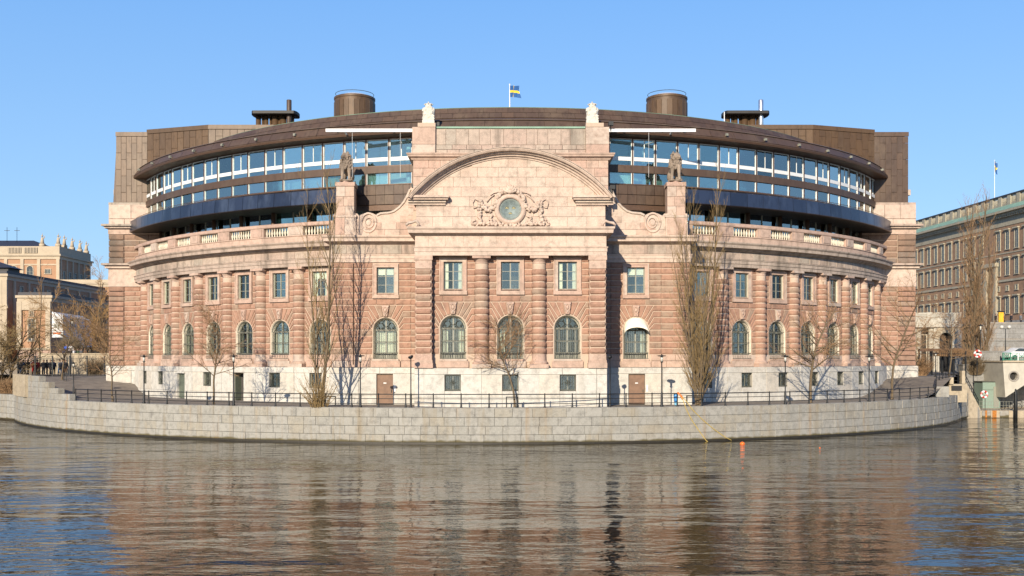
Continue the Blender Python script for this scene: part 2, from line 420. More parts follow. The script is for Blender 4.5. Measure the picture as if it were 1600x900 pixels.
def wall_backing():
    """flat mortar-coloured wall of one bay with an arched and a square opening, reveals and dim rooms"""
    mb = MB(); z0, z1 = 5.75, 14.5; A = .95 if False else 1.05
    mb.mi = 0
    mb.quad((-HW,0,z0), (-A,0,z0), (-A,0,z1), (-HW,0,z1)); mb.quad((A,0,z0), (HW,0,z0), (HW,0,z1), (A,0,z1))
    mb.quad((-A,0,z0), (A,0,z0), (A,0,6.45), (-A,0,6.45))
    n = 16; arc = [(A*cos(pi-pi*i/n), 8.85+A*sin(pi-pi*i/n)) for i in range(n+1)]
    for i in range(n):
        a, b = arc[i], arc[i+1]
        mb.quad((a[0],0,a[1]), (b[0],0,b[1]), (b[0],0,11.0), (a[0],0,11.0))
    mb.quad((-A,0,11.0), (A,0,11.0), (A,0,11.9), (-A,0,11.9)); mb.quad((-A,0,14.1), (A,0,14.1), (A,0,z1), (-A,0,z1))
    mb.quad((-A,0,11.9), (-.75,0,11.9), (-.75,0,14.1), (-A,0,14.1)); mb.quad((.75,0,11.9), (A,0,11.9), (A,0,14.1), (.75,0,14.1))
    out = [(-A, 6.45)]+arc+[(A, 6.45)]; D = .5; mb.mi = 1; k_ = .85
    inn = [(-A*k_, 6.45)]+[(x*k_, 8.85+(z-8.85)*k_) for x, z in arc]+[(A*k_, 6.45)]
    for i in range(len(out)-1):
        a, b, c, d = out[i], out[i+1], inn[i+1], inn[i]
        mb.quad((a[0],0,a[1]), (d[0],.3,d[1]), (c[0],.3,c[1]), (b[0],0,b[1])); mb.quad((d[0],.3,d[1]), (d[0],D,d[1]), (c[0],D,c[1]), (c[0],.3,c[1]))
    mb.quad((-A,0,6.45), (A,0,6.45), (A,D,6.45), (-A,D,6.45))
    r = [(-.75,11.9), (-.75,14.1), (.75,14.1), (.75,11.9), (-.75,11.9)]
    for i in range(4):
        a, b = r[i], r[i+1]; mb.quad((a[0],0,a[1]), (a[0],.3,a[1]), (b[0],.3,b[1]), (b[0],0,b[1]))
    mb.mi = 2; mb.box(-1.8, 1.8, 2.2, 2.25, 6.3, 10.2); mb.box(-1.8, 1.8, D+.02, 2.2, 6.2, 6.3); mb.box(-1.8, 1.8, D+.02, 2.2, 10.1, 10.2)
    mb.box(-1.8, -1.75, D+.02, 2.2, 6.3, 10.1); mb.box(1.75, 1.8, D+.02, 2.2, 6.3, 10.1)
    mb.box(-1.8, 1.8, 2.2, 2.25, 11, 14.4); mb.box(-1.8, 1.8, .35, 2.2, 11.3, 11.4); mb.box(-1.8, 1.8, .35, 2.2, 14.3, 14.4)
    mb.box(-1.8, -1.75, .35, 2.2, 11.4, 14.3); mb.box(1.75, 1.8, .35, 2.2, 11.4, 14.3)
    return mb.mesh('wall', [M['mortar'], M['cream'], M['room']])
BACK_ME = wall_backing()
# ---- upper square window
def upper_window_parts():
    P = {}
    mb = MB(); o = [(-1.07, 11.5, 1.07, 14.38)]; x, z0, X, z1 = -1.07, 11.5, 1.07, 14.38
    for (a, b, c, d) in ((x, -.74, z0+.3, z1-.3), (.74, X, z0+.3, z1-.3)): mb.box(a, b, -.13, .02, c, d)
    mb.box(x, X, -.13, .02, z1-.3, z1); mb.box(x-.04, X+.04, -.19, .02, z0, z0+.3)
    for s in (-1, 1): mb.box(min(s*.98, s*1.07), max(s*.98, s*1.07), -.17, -.128, z0+.3, z1)
    mb.box(-.98, .98, -.17, -.128, z1-.1, z1-.002); mb.box(-.85, .85, .0, .14, 11.8, 11.93)
    P['window'] = (mb.mesh('window', M['pink']),)
    mb = MB(); w = .72; y0, y1 = .12, .2
    for a, b in ((-w-.03, -w+.07), (-.05, .05), (w-.07, w+.03)): mb.box(a, b, y0, y1, 11.9, 14.1)
    for z in (11.93, 14.03): mb.box(-w, w, y0+.003, y1-.003, z-.04, z+.05)
    for z in (12.62, 13.33): mb.box(-w, w, y0+.02, y1-.02, z-.02, z+.02)
    P['frame'] = (mb.mesh('frame', M['casement']),)
    mb = MB(); mb.box(0, .66, -.005, .005, 0, 2.1); P['pane'] = (mb.mesh('pane', M['glass']),)
    mb = MB()
    for i in range(5):
        x = i*.055; mb.box(x, x+.06, .0+.03*(i % 2), .02+.03*(i % 2), 0, 2.1)
    P['curtain'] = (mb.mesh('curtain', M['curtain']),)
    mb = MB(); mb.box(0, .62, 0, .02, 0, .55); P['blind'] = (mb.mesh('blind', M['curtain']),)
    return P
UW = upper_window_parts()
def arch_window_parts():
    P = {}
    mb = MB(); A = 1.0; n = 16
    mb.box(-1.22, 1.22, -.2, .0, 5.78, 6.3); mb.box(-1.1, 1.1, -.24, .5, 6.3, 6.45)
    P['window'] = (mb.mesh('window', M['pink']),)
    mb = MB(); y0, y1 = .36, .46
    for s in (-1, 1):
        mb.box(min(s*A*.97, s*(A-.12)), max(s*A*.97, s*(A-.12)), y0, y1, 6.45, 8.85)
        mb.box(min(s*.66, s*.60), max(s*.66, s*.60), y0+.01, y1-.01, 6.9, 8.85)
    for i in range(n):
        a, b = pi*i/n, pi*(i+1)/n
        mb.add([(cos(a)*r, y, 8.85+sin(a)*r) for r in (.86, .98) for y in (y0, y1)]+[(cos(b)*r, y, 8.85+sin(b)*r) for r in (.86, .98) for y in (y0, y1)],
               [(0,2,6,4),(1,5,7,3),(0,4,5,1),(2,3,7,6)])
    mb.box(-.06, .06, y0-.03, y1, 6.9, 9.8); mb.box(-.95, .95, y0-.02, y1+.01, 8.78, 8.92); mb.box(-.95, .95, y0, y1, 6.45, 6.95)
    for z in (7.85,): mb.box(-.9, .9, y0+.02, y1-.02, z-.02, z+.02)
    P['frame'] = (mb.mesh('frame', M['casement']),)
    mb = MB(); pts = [(-.97, 6.9), (.97, 6.9), (.97, 8.85)]+[(.97*cos(pi*i/12), 8.85+.97*sin(pi*i/12)) for i in range(1, 12)]+[(-.97, 8.85)]
    mb.prism(pts, .43, .42); P['pane'] = (mb.mesh('pane', M['glass']),)
    mb = MB()
    for x in (-.82, -.68, -.52, -.36, -.18, .18, .36, .52, .68, .82): mb.box(x-.011, x+.011, .10, .125, 6.45, 8.83)
    for z in (6.98, 7.9, 8.86): mb.box(-.99, .99, .09, .13, z-.02, z+.02)
    for x in (-.9, .9):
        for i in range(12): mb.tube([(x+.055*cos(t), .11, 7.1+.145*i+.06*sin(t)) for t in [2*pi*j/6 for j in range(7)]], .011, 4, False)
    for cx, cz, r in ((-.45, 9.2, .26), (.45, 9.2, .26), (0, 9.45, .3), (-.7, 9.05, .13), (.7, 9.05, .13), (-.25, 9.0, .1), (.25, 9.0, .1)):
        mb.tube([(cx+r*cos(t), .11, cz+r*sin(t)) for t in [2*pi*j/12 for j in range(13)]], .02, 4, False)
    mb.tube([(.97*cos(pi*j/16), .11, 8.85+.97*sin(pi*j/16)) for j in range(17)], .022, 4, False)
    P['grille'] = (mb.mesh('grille', M['grille']),)
    mb = MB()
    for i in range(11):
        x = -.95+.19*i; mb.tube([(x, .02, 6.47), (x, -.10, 6.55), (x, -.13, 6.7), (x, -.02, 6.97)], .016, 4)
    mb.box(-1.03, 1.03, -.05, .0, 6.96, 7.0); mb.box(-1.03, 1.03, -.10, -.06, 6.47, 6.51)
    P['sill_guard'] = (mb.mesh('sill_guard', M['grille']),)
    mb = MB()
    for i in range(6):
        x = i*.06; mb.box(x, x+.065, .0+.03*(i % 2), .02+.03*(i % 2), 0, 1.85)
    P['curtain'] = (mb.mesh('curtain', M['curtain']),)
    return P
AW = arch_window_parts()
def basement_bay(door=False, w_=2.15, wide=.6):
    mb = MB(); z0, z1 = GZ-.1, 5.75; a = .68 if door else wide; o0, o1 = (GZ-.1, 5.2) if door else (3.96, 5.24); mb.mi = 0
    mb.quad((-w_,0,z0), (-a,0,z0), (-a,0,z1), (-w_,0,z1)); mb.quad((a,0,z0), (w_,0,z0), (w_,0,z1), (a,0,z1)); mb.quad((-a,0,o1), (a,0,o1), (a,0,z1), (-a,0,z1))
    if not door: mb.quad((-a,0,z0), (a,0,z0), (a,0,o0), (-a,0,o0))
    mb.quad((-w_,0,z1-.002), (w_,0,z1-.002), (w_,.8,z1-.002), (-w_,.8,z1-.002))
    r = [(-a,o0), (-a,o1), (a,o1), (a,o0), (-a,o0)]; mb.mi = 1
    for i in range(4): p, q = r[i], r[i+1]; mb.quad((p[0],-.05,p[1]), (p[0],.35,p[1]), (q[0],.35,q[1]), (q[0],-.05,q[1]))
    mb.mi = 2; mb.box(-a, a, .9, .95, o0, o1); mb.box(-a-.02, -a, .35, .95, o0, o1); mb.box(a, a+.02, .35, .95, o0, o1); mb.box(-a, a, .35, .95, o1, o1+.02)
    blocks = [(-w_, -.4, 5.24, 5.75), (-.4, w_, 5.24, 5.75), (-w_, -a, 3.45, 5.24), (a, w_, 3.45, 5.24), (-w_, -a, GZ-.1, 3.45), (a, w_, GZ-.1, 3.45)]
    if not door: blocks += [(-a, a, 3.45, 3.96), (-a, a, GZ-.1, 3.45)]
    return mb.mesh('base_wall', [M['granite_joint'], M['granite'], M['room']]), blocks
BASE_WIN = basement_bay(); BASE_DOOR = basement_bay(True)
def bwin():
    mb = MB(); a = .6
    for x in (-a+.03, 0, a-.03): mb.box(x-.035, x+.035, .24, .3, 3.96, 5.24)
    for z in (4.0, 5.2): mb.box(-a, a, .243, .297, z-.035, z+.035)
    fr = mb.mesh('window', M['casement'])
    mb = MB(); mb.box(-a, a, .27, .275, 3.97, 5.23); pn = mb.mesh('pane', M['glass'])
    mb = MB()
    for i in range(9): x = -.54+.135*i; mb.box(x-.012, x+.012, .05, .075, 3.97, 5.23)
    for z in (4.06, 5.14): mb.box(-.6, .6, .04, .08, z-.02, z+.02)
    for t in range(6):
        a_ = t*pi/3; mb.tube([(.1*cos(a_)+.09*cos(s), .04, 4.6+.13*sin(a_)+.09*sin(s)) for s in [2*pi*j/8 for j in range(9)]], .012, 4, False)
    return fr, pn, mb.mesh('grille', M['grille'])
BW = bwin()
UBLOCK = MB().prism([(-.5,-.5), (.5,-.5), (.5,.5), (-.5,.5)], .1, -1, 0, cap=False)
def block_mesh(name, mat):
    mb = MB(); vs = [(-.5,.1,-.5),(.5,.1,-.5),(.5,.1,.5),(-.5,.1,.5),(-.5,-.7,-.5),(.5,-.7,-.5),(.5,-.7,.5),(-.5,-.7,.5),(-.49,-1,-.475),(.49,-1,-.475),(.49,-1,.475),(-.49,-1,.475)]
    fs = [(0,1,5,4),(1,2,6,5),(2,3,7,6),(3,0,4,7),(4,5,9,8),(5,6,10,9),(6,7,11,10),(7,4,8,11),(8,9,10,11)]
    mb.add(vs, fs); return mb.mesh(name, mat)
GB_ME = block_mesh('granite_block', M['granite']); AB_ME = block_mesh('ashlar_block', M['pale']); AP_ME = block_mesh('ashlar_block', M['pink']); AF_ME = block_mesh('frieze_block', M['frieze'])
AC_ME = block_mesh('ashlar_block', M['frieze'])
def fblock(me, parent, origin, rz, u0, u1, z0, z1, p=.06, gap=.02):
    """dressed block on a wall plane through origin (x, y), facing -y turned by rz"""
    u = (u0+u1)/2; L = (origin[0]+u*cos(rz), origin[1]+u*sin(rz), (z0+z1)/2)
    return inst(me.name.split('.')[0], me, parent, L, rz, (u1-u0-gap, p, z1-z0-gap), world=True)
def ashlar(me, parent, origin, rz, u0, u1, zs, lw=1.45, p=.05, gap=.02):
    for k in range(len(zs)-1):
        n = max(1, round((u1-u0)/lw)); cuts = [u0]
        for i in range(1, n): cuts.append(u0+(u1-u0)*(i+(.28 if k % 2 else -.22)+random.uniform(-.1,.1))/n)
        cuts.append(u1)
        for i in range(n): fblock(me, parent, origin, rz, cuts[i], cuts[i+1], zs[k], zs[k+1], p, gap)

STUFF = MB()
def frameT(x, y, rz): return lambda u, v, z: (x+u*cos(rz)-v*sin(rz), y+u*sin(rz)+v*cos(rz), z)
def bay(x, y, rz, individual, curtains, base='window', bo=.7, base_scale=1.0, dark_room=False):
    wall = inst('wall', BACK_ME, BLD, (x, y, 0), rz, world=True); struct
    for me, c in VOUS: inst('voussoir', me, wall, c)
    k = inst('keystone', KEY_ME, wall, (0,0,0)); inst('cartouche', CART_ME, wall, (0,0,0))
    for r in BAY_RECTS:
        if individual: rect_stone(wall, *r)
        else: rect_stone(None, *r, stuff=STUFF, T=frameT(x, y, rz))
    u = inst('window', UW['window'][0], BLD, (x, y, 0), rz, world=True)
    inst('frame', UW['frame'][0], u, (0,0,0))
    for px in (-.69, .03): inst('pane', UW['pane'][0], u, (px, .165, 11.95))
    if curtains[0] & 1:
        inst('curtain', UW['curtain'][0], u, (-.66, .24, 11.95)); inst('curtain', UW['curtain'][0], u, (.4, .24, 11.95))
    if curtains[0] & 2:
        for px in (-.66, .06): inst('blind', UW['blind'][0], u, (px, .22, 13.45))
    a = inst('window', AW['window'][0], BLD, (x, y, 0), rz, world=True)
    for nme in ('frame', 'pane', 'grille', 'sill_guard'): inst(nme, AW[nme][0], a, (0,0,0))
    if curtains[1] & 1:
        inst('curtain', AW['curtain'][0], a, (-.8, .5, 6.95))
    if curtains[1] & 2: inst('curtain', AW['curtain'][0], a, (.42, .5, 6.95))
    if curtains[1] & 4:
        inst('curtain', AW['curtain'][0], a, (-.42, .55, 6.95)); inst('curtain', AW['curtain'][0], a, (.06, .55, 6.95))
    # granite basement of the bay
    ox, oy = x+bo*sin(rz), y-bo*cos(rz)
    me, blocks = BASE_DOOR if base != 'window' else BASE_WIN
    bwl = inst('base_wall', me, BLD, (ox, oy, 0), rz, (base_scale, 1, 1), world=True)
    for b0, b1, c0, c1 in blocks:
        p = .09 if c0 > 5 else (.07 if c1 < 3.5 else .05)
        inst('granite_block', GB_ME, bwl, ((b0+b1)/2, 0, (c0+c1)/2), 0, (b1-b0-.014, p, c1-c0-.014))
    if base == 'window':
        w_ = inst('window', BW[0], BLD, (ox, oy, 0), rz, world=True); inst('pane', BW[1], w_, (0,0,0)); inst('grille', BW[2], w_, (0,0,0))
    return (ox, oy, rz)
def place(th, R=RW): return (R*sin(th), YC-R*cos(th), th)
bay_idx = 0; doors = []
for s in (-1, 1):
    for k in range(7):
        th = s*(A0+k*PITCH); x, y, rz = place(th)
        base = 'window'
        if s == -1 and k == 2: base = 'open'
        if s == -1 and k == 4: base = 'door'
        q = bay(x, y, rz, k <= 1, (random.choice((0,1,1,3)), random.choice((1,3,5,2))), base)
        if base != 'window': doors.append((base, q))
# pavilion bays and the two wing bays
PY = 80.35; WY = 85.3
for px in (-4.52, -.03, 4.45):
    bay(px, PY, 0, True, ((1,0) if px > 0 else (1 if px < -1 else 0, 3 if px<-1 else 1))[0:2] if True else 0, 'window', .6, 1.045)
for s in (-1, 1):
    q = bay(s*10.42, WY, 0, True, (2, 7 if s < 0 else 2), 'door', .6); doors.append(('brown', q))
# left / right end bays hidden behind the pylons are not built
# ---- wing fill stones, pilasters
def corner_core(x0, x1, y0, y1, z0, z1, name='pilaster', mat='mortar'):
    return MB().box(x0, x1, y0, y1, z0, z1).build(name, M[mat], BLD)
def rough_block(seed):
    rnd = random.Random(seed); mb = MB(); vs = []; fs = []
    # a rough drum-like block with bulging front and sides
    ring = lambda z, g: [(-.5-g, .5, z), (-.5-g, -.42, z), (-.44, -.5-g, z), (.44, -.5-g, z), (.5+g, -.42, z), (.5+g, .5, z)]
    for z, g in ((-.5, 0), (-.3, .05+rnd.uniform(-.01,.02)), (.05, .075+rnd.uniform(-.02,.02)), (.32, .05+rnd.uniform(-.01,.02)), (.5, 0)):
        vs += [(x+rnd.uniform(-.008,.008), y+rnd.uniform(-.008,.008), z) for x, y, z in ring(z, g)]
    for k in range(4):
        for i in range(5): fs.append((k*6+i, k*6+i+1, (k+1)*6+i+1, (k+1)*6+i))
    fs = [tuple(f) for f in fs]; fs.append((5,4,3,2,1,0)); fs.append(tuple(range(24, 30)))
    mb.add(vs, fs); return mb
RB = [rough_block(i).mesh('stone', M['rust']) for i in range(4)]
RBP = rough_block(9).mesh('stone', M['pink'])
def pilaster(x0, x1, yf, yb, z0i=0, z1i=13):
    c = corner_core(x0+.02, x1-.02, yf+.03, yb, 5.75, 14.5)
    for k in range(z0i, z1i):
        n_ind[0] += 1
        inst('stone', RB[random.randrange(4)], c, ((x0+x1)/2, (yf+yb)/2, (ZC[k]+ZC[k+1])/2), 0, (x1-x0-.06, yb-yf-.05, .445), world=True)
    b = MB(); b.box(x0-.02, x1+.02, yf-.02, yb, 6.38, 6.83); b.box(x0-.1, x1+.1, yf-.1, yb, 5.75, 6.15); b.box(x0-.06, x1+.06, yf-.06, yb, 6.15, 6.38); b.build('pilaster_base', M['pink'], c)
    b = MB(); b.box(x0-.02, x1+.02, yf-.03, yb, 13.5, 14.15); b.box(x0-.08, x1+.08, yf-.09, yb, 14.15, 14.5); b.build('capital', M['pink'], c)
    return c
pilaster(-7.42, -6.15, 79.62, 81.2); pilaster(6.12, 7.4, 79.62, 81.2)
for s in (-1, 1):
    w_ = MB()
    x0, x1 = (7.3, 8.31) if s > 0 else (-8.31, -7.3)
    xa, xb = (12.53, 14.9) if s > 0 else (-14.9, -12.53)
    for a, b in ((x0, x1), (xa, xb)): w_.box(a, b, WY, WY+.4, 5.75, 14.5)
    wl = w_.build('wall', M['mortar'], BLD); wl2 = wl
    for k in range(15):
        for (u0, u1) in split_course(x0, x1, k)+split_course(xa, xb, k, 1.2):
            rect_stone(wl2, u0, u1, ZC[k], ZC[k+1], loc=(0, WY), rz=0, world=True)
    # lower dressed band of the wings
    for a, b in ((7.4, 9.15), (11.7, 14.9)):
        u0, u1 = (a, b) if s > 0 else (-b, -a)
        ashlar(AP_ME, BLD, (0, WY), 0, u0, u1, [5.76, 6.3, 6.83], 1.5, .08)
    # returns: wing flank and pavilion flank
    fl = MB(); fl.box(min(s*14.5, s*14.9), max(s*14.5, s*14.9), WY+.4, 91.5, 2.6, 16.7); fl.build('wall', M['mortar'], BLD)
    fl = MB(); fl.box(min(s*7.0, s*7.3), max(s*7.0, s*7.3), 81.2, WY, 2.6, 16.7); fl.build('wall', M['mortar'], BLD)
    for k in range(15):
        for u0, u1 in split_course(0, 6.1, k, 1.5):
            T = frameT(s*14.9, WY+.05+(0 if s > 0 else 6.1), s*pi/2)
            rect_stone(None, u0, u1, ZC[k], ZC[k+1], stuff=STUFF, T=T)
        for u0, u1 in split_course(0, 4.0, k, 1.5):
            T = frameT(s*7.3, 81.2+(0 if s > 0 else 4.0), s*pi/2)
            rect_stone(None, u0, u1, ZC[k], ZC[k+1], stuff=STUFF, T=T)
# ---- granite basement fills
def base_fill(x0, x1, yf, yb=None):
    m_ = MB().box(x0+.01, x1-.01, yf+.03, (yb or yf+2), GZ-.1, 5.74).build('base_wall', M['granite_joint'], BLD)
    ashlar(GB_ME, m_, (0, yf+.03), 0, x0, x1, [GZ-.1, 3.45, 5.24, 5.75], 2.2, .08, .014)
base_fill(-7.5, -6.75, PY-.6-.03, 84.6); base_fill(6.7, 7.5, PY-.6-.03, 84.6)
for s in (-1, 1):
    for a, b in ((7.45, 8.27), (12.57, 15.0)):
        x0, x1 = (a, b) if s > 0 else (-b, -a); base_fill(x0, x1, WY-.63, WY+ (7 if a > 12 else .3))
# curved base between the wing flank and the first bay, and behind the last
for s in (-1, 1):
    for t0, t1 in ((18.2, 18.9),):
        p = [place(s*radians(t), RW+.75) for t in ((t0, t1) if s > 0 else (t1, t0))]
        MB().prism([(0,GZ),(1,GZ),(1,5.75),(0,5.75)], 0, 0) if False else None
# ---- columns
def drum_mesh(seed):
    rnd = random.Random(seed); prof = [(.52, .02), (.56, .05), (.60, .15), (.61, .27), (.575, .41), (.52, .46)]
    mb = MB(); mb.lathe(prof, 18, cap=False)
    mb.v = [(x*(1+rnd.uniform(-.02,.02)), y*(1+rnd.uniform(-.02,.02)), z+rnd.uniform(-.006,.006)) for x, y, z in mb.v]
    return mb.mesh('drum', M['rust'], smooth=True)
DR = [drum_mesh(i) for i in range(5)]
mb = MB(); mb.lathe([(.535, 5.8), (.54, 9.5), (.52, 13.6), (.5,14.4)], 20); CORE_ME = mb.mesh('column', M['mortar'], smooth=True)
mb = MB(); mb.box(-.74, .74, -.74, .5, 5.75, 6.05); mb.lathe([(.70, 6.05), (.72, 6.12), (.70, 6.22), (.60, 6.27), (.585, 6.33), (.565, 6.4), (.55, 6.83)], 20); CB_ME = mb.mesh('column_base', M['pink'], angle=40)
mb = MB(); mb.lathe([(.51, 13.5), (.51, 13.9), (.54, 13.92), (.54, 13.97), (.51, 14.0), (.53, 14.1), (.62, 14.24), (.66, 14.3)], 20); mb.box(-.72, .72, -.72, .5, 14.3, 14.5); CC_ME = mb.mesh('capital', M['pink'], angle=40)
def column(x, y, rz):
    c = inst('column', CORE_ME, BLD, (x, y, 0), rz, world=True)
    for k in range(13): inst('drum', DR[random.randrange(5)], c, (0, 0, ZC[k]+.015), random.uniform(0, 6))
    inst('column_base', CB_ME, c, (0,0,0)); inst('capital', CC_ME, c, (0,0,0))
for s in (-1, 1):
    for k in range(7): column(*place(s*(radians(24.05)+k*PITCH), RW+.0))
    column(*place(s*radians(60.6), RW))
column(-2.28, PY-.05, 0); column(2.22, PY-.05, 0)
# doors
for kind, (ox, oy, rz) in doors:
    if kind == 'brown':
        d = MB().box(-.66, .66, .12, .2, GZ, 5.2); o = d.build('door', M['wood_door'], None, center=False); o.location = (0,0,0)
    elif kind == 'door':
        d = MB()
        for i in range(8): d.box(-.66+i*.165, -.66+i*.165+.15, .15, .2, GZ, 5.15)
        o = d.build('door', M['green_door'], None, center=False)
    else: o = MB().box(-.67, -.62, .2, 1.3, GZ, 5.1).build('door', M['green_door'], None, center=False)
    o.parent = BLD; o.location = Vector((ox, oy, 0))-WORLD[BLD.name]; o.rotation_euler = (0,0,rz)
    mb = MB(); mb.box(.5, .54, .0, .12, 3.7, 3.95) if kind == 'brown' else mb.box(.5, .54, .05, .15, 3.7, 3.95)
    mb.build('handle', M['grille'], o, local=True)
    if kind == 'brown':
        mb = MB(); mb.box(-.12, .12, .10, .119, 4.42, 4.5); mb.build('name_plate', M['white_paint'], o, local=True)
        mb = MB(); mb.box(.78, .92, -.12, -.05, 3.75, 4.3).build('intercom', M['white_paint'], o, local=True)
    if kind == 'door':
        mb = MB(); mb.prism([(-.8, 5.1), (.8, 5.1), (0, 5.5)], .05, -.16); mb.build('door_pediment', M['granite'], o, local=True)
print('individual stones', n_ind[0])
st = STUFF.build('stone', M['rust'], BLD); st['kind'] = 'stuff'
# ------------------------------------------------------------------ entablatures, parapets, pediment
ENT = [(0,14.5), (.64,14.5), (.64,14.78), (.70,14.8), (.70,15.08), (.76,15.1), (.76,15.17), (.52,15.19), (.52,15.82), (.62,15.86), (.85,15.98), (.88,16.05), (1.22,16.12), (1.24,16.36), (1.36,16.5), (1.38,16.6), (0,16.62)]
TS = radians(17.6); TE = radians(62)
for s in (-1, 1):
    a0, a1 = (TS, TE) if s > 0 else (-TE, -TS)
    mb = MB(); mb.sweep(ENT, arc_path(RW, a0, a1, 40)); mb.build('entablature', M['frieze'], BLD)
    n = 22
    for i in range(n):
        t0 = s*(radians(18.8)+(radians(58.5)-radians(18.8))*i/n); t1 = s*(radians(18.8)+(radians(58.5)-radians(18.8))*(i+1)/n)
        tm = (t0+t1)/2; o = place(tm, RW+.50); wdt = RW*abs(t1-t0)
        fblock(AF_ME, BLD, o[:2], tm, -wdt/2, wdt/2, 15.2, 15.8, .06, .03)
    # parapet and balustrade
    mb = MB(); mb.sweep([(.55,16.6), (.55,17.16), (.62,17.18), (.62,17.24), (.10,17.24), (.10,16.6)], arc_path(RW, a0, a1, 40))
    bal = mb.build('balustrade', M['pink'], BLD)
    mb = MB(); mb.sweep([(.05,18.02), (.62,18.02), (.66,18.08), (.66,18.3), (.60,18.35), (.05,18.35)], arc_path(RW, a0, a1, 40), closed=True); mb.build('handrail', M['pink'], bal)
    pier = MB().box(-.78, .78, -.60, -.08, 17.24, 18.03).box(-.55, .55, -.64, -.6, 17.32, 17.95).mesh('pier', M['pink'])
    bm_ = MB(); bm_.lathe([(.075, 17.24), (.075, 17.3), (.045, 17.34), (.10, 17.5), (.105, 17.58), (.05, 17.8), (.045, 17.88), (.075, 17.95), (.075, 18.03)], 8)
    bme = bm_.mesh('baluster', M['cream'], smooth=True)
    for k in range(8):
        th = s*(radians(24.05-5.35)+k*PITCH)
        if k == 0: continue
        x, y, rz = place(th); inst('pier', pier, bal, (x, y, 0), rz, world=True)
    x, y, rz = place(s*radians(18.9)); inst('pier', pier, bal, (x, y, 0), rz, world=True)
    for k in range(7):
        th0 = s*(A0+k*PITCH)
        for j in range(9):
            th = th0+(j-4)*.29/RW; x, y, rz = place(th, RW+.34); inst('baluster', bme, bal, (x, y, 0), rz, world=True)
    # dressed plinth band under the windows and around the bay ends of the curved wall
    mb = MB(); mb.sweep([(.02,5.75), (.08,5.76), (.08,6.8), (.0,6.83)], arc_path(RW, s*radians(18.3) if s > 0 else -TE, TE if s > 0 else -radians(18.3), 30)); mb.build('plinth', M['pink'], BLD)
    mb = MB(); mb.sweep([(0,2.6),(.7,2.6),(.7,5.74),(0,5.74)], arc_path(RW, s*radians(17.4) if s > 0 else -radians(19.0), s*radians(19.0) if s > 0 else -radians(17.4), 2)); mb.build('base_wall', M['granite'], BLD)
    mb = MB(); mb.sweep([(-.05,2.6),(.68,2.6),(.68,5.74),(-.05,5.74)], arc_path(RW, s*radians(56.3) if s > 0 else -radians(61.5), s*radians(61.5) if s > 0 else -radians(56.3), 3)); mb.build('base_wall', M['granite'], BLD)
    # wall pieces between bays, first strip and last strip
    mb = MB()
    for k in range(15):
        for t in (18.75, 56.9, 59.0):
            o = place(s*radians(t)); T = frameT(o[0], o[1], o[2]); rect_stone(None, -.85, .85, ZC[k], ZC[k+1], stuff=mb, T=T)
    e = mb.build('stone', M['rust'], BLD); e['kind'] = 'stuff'
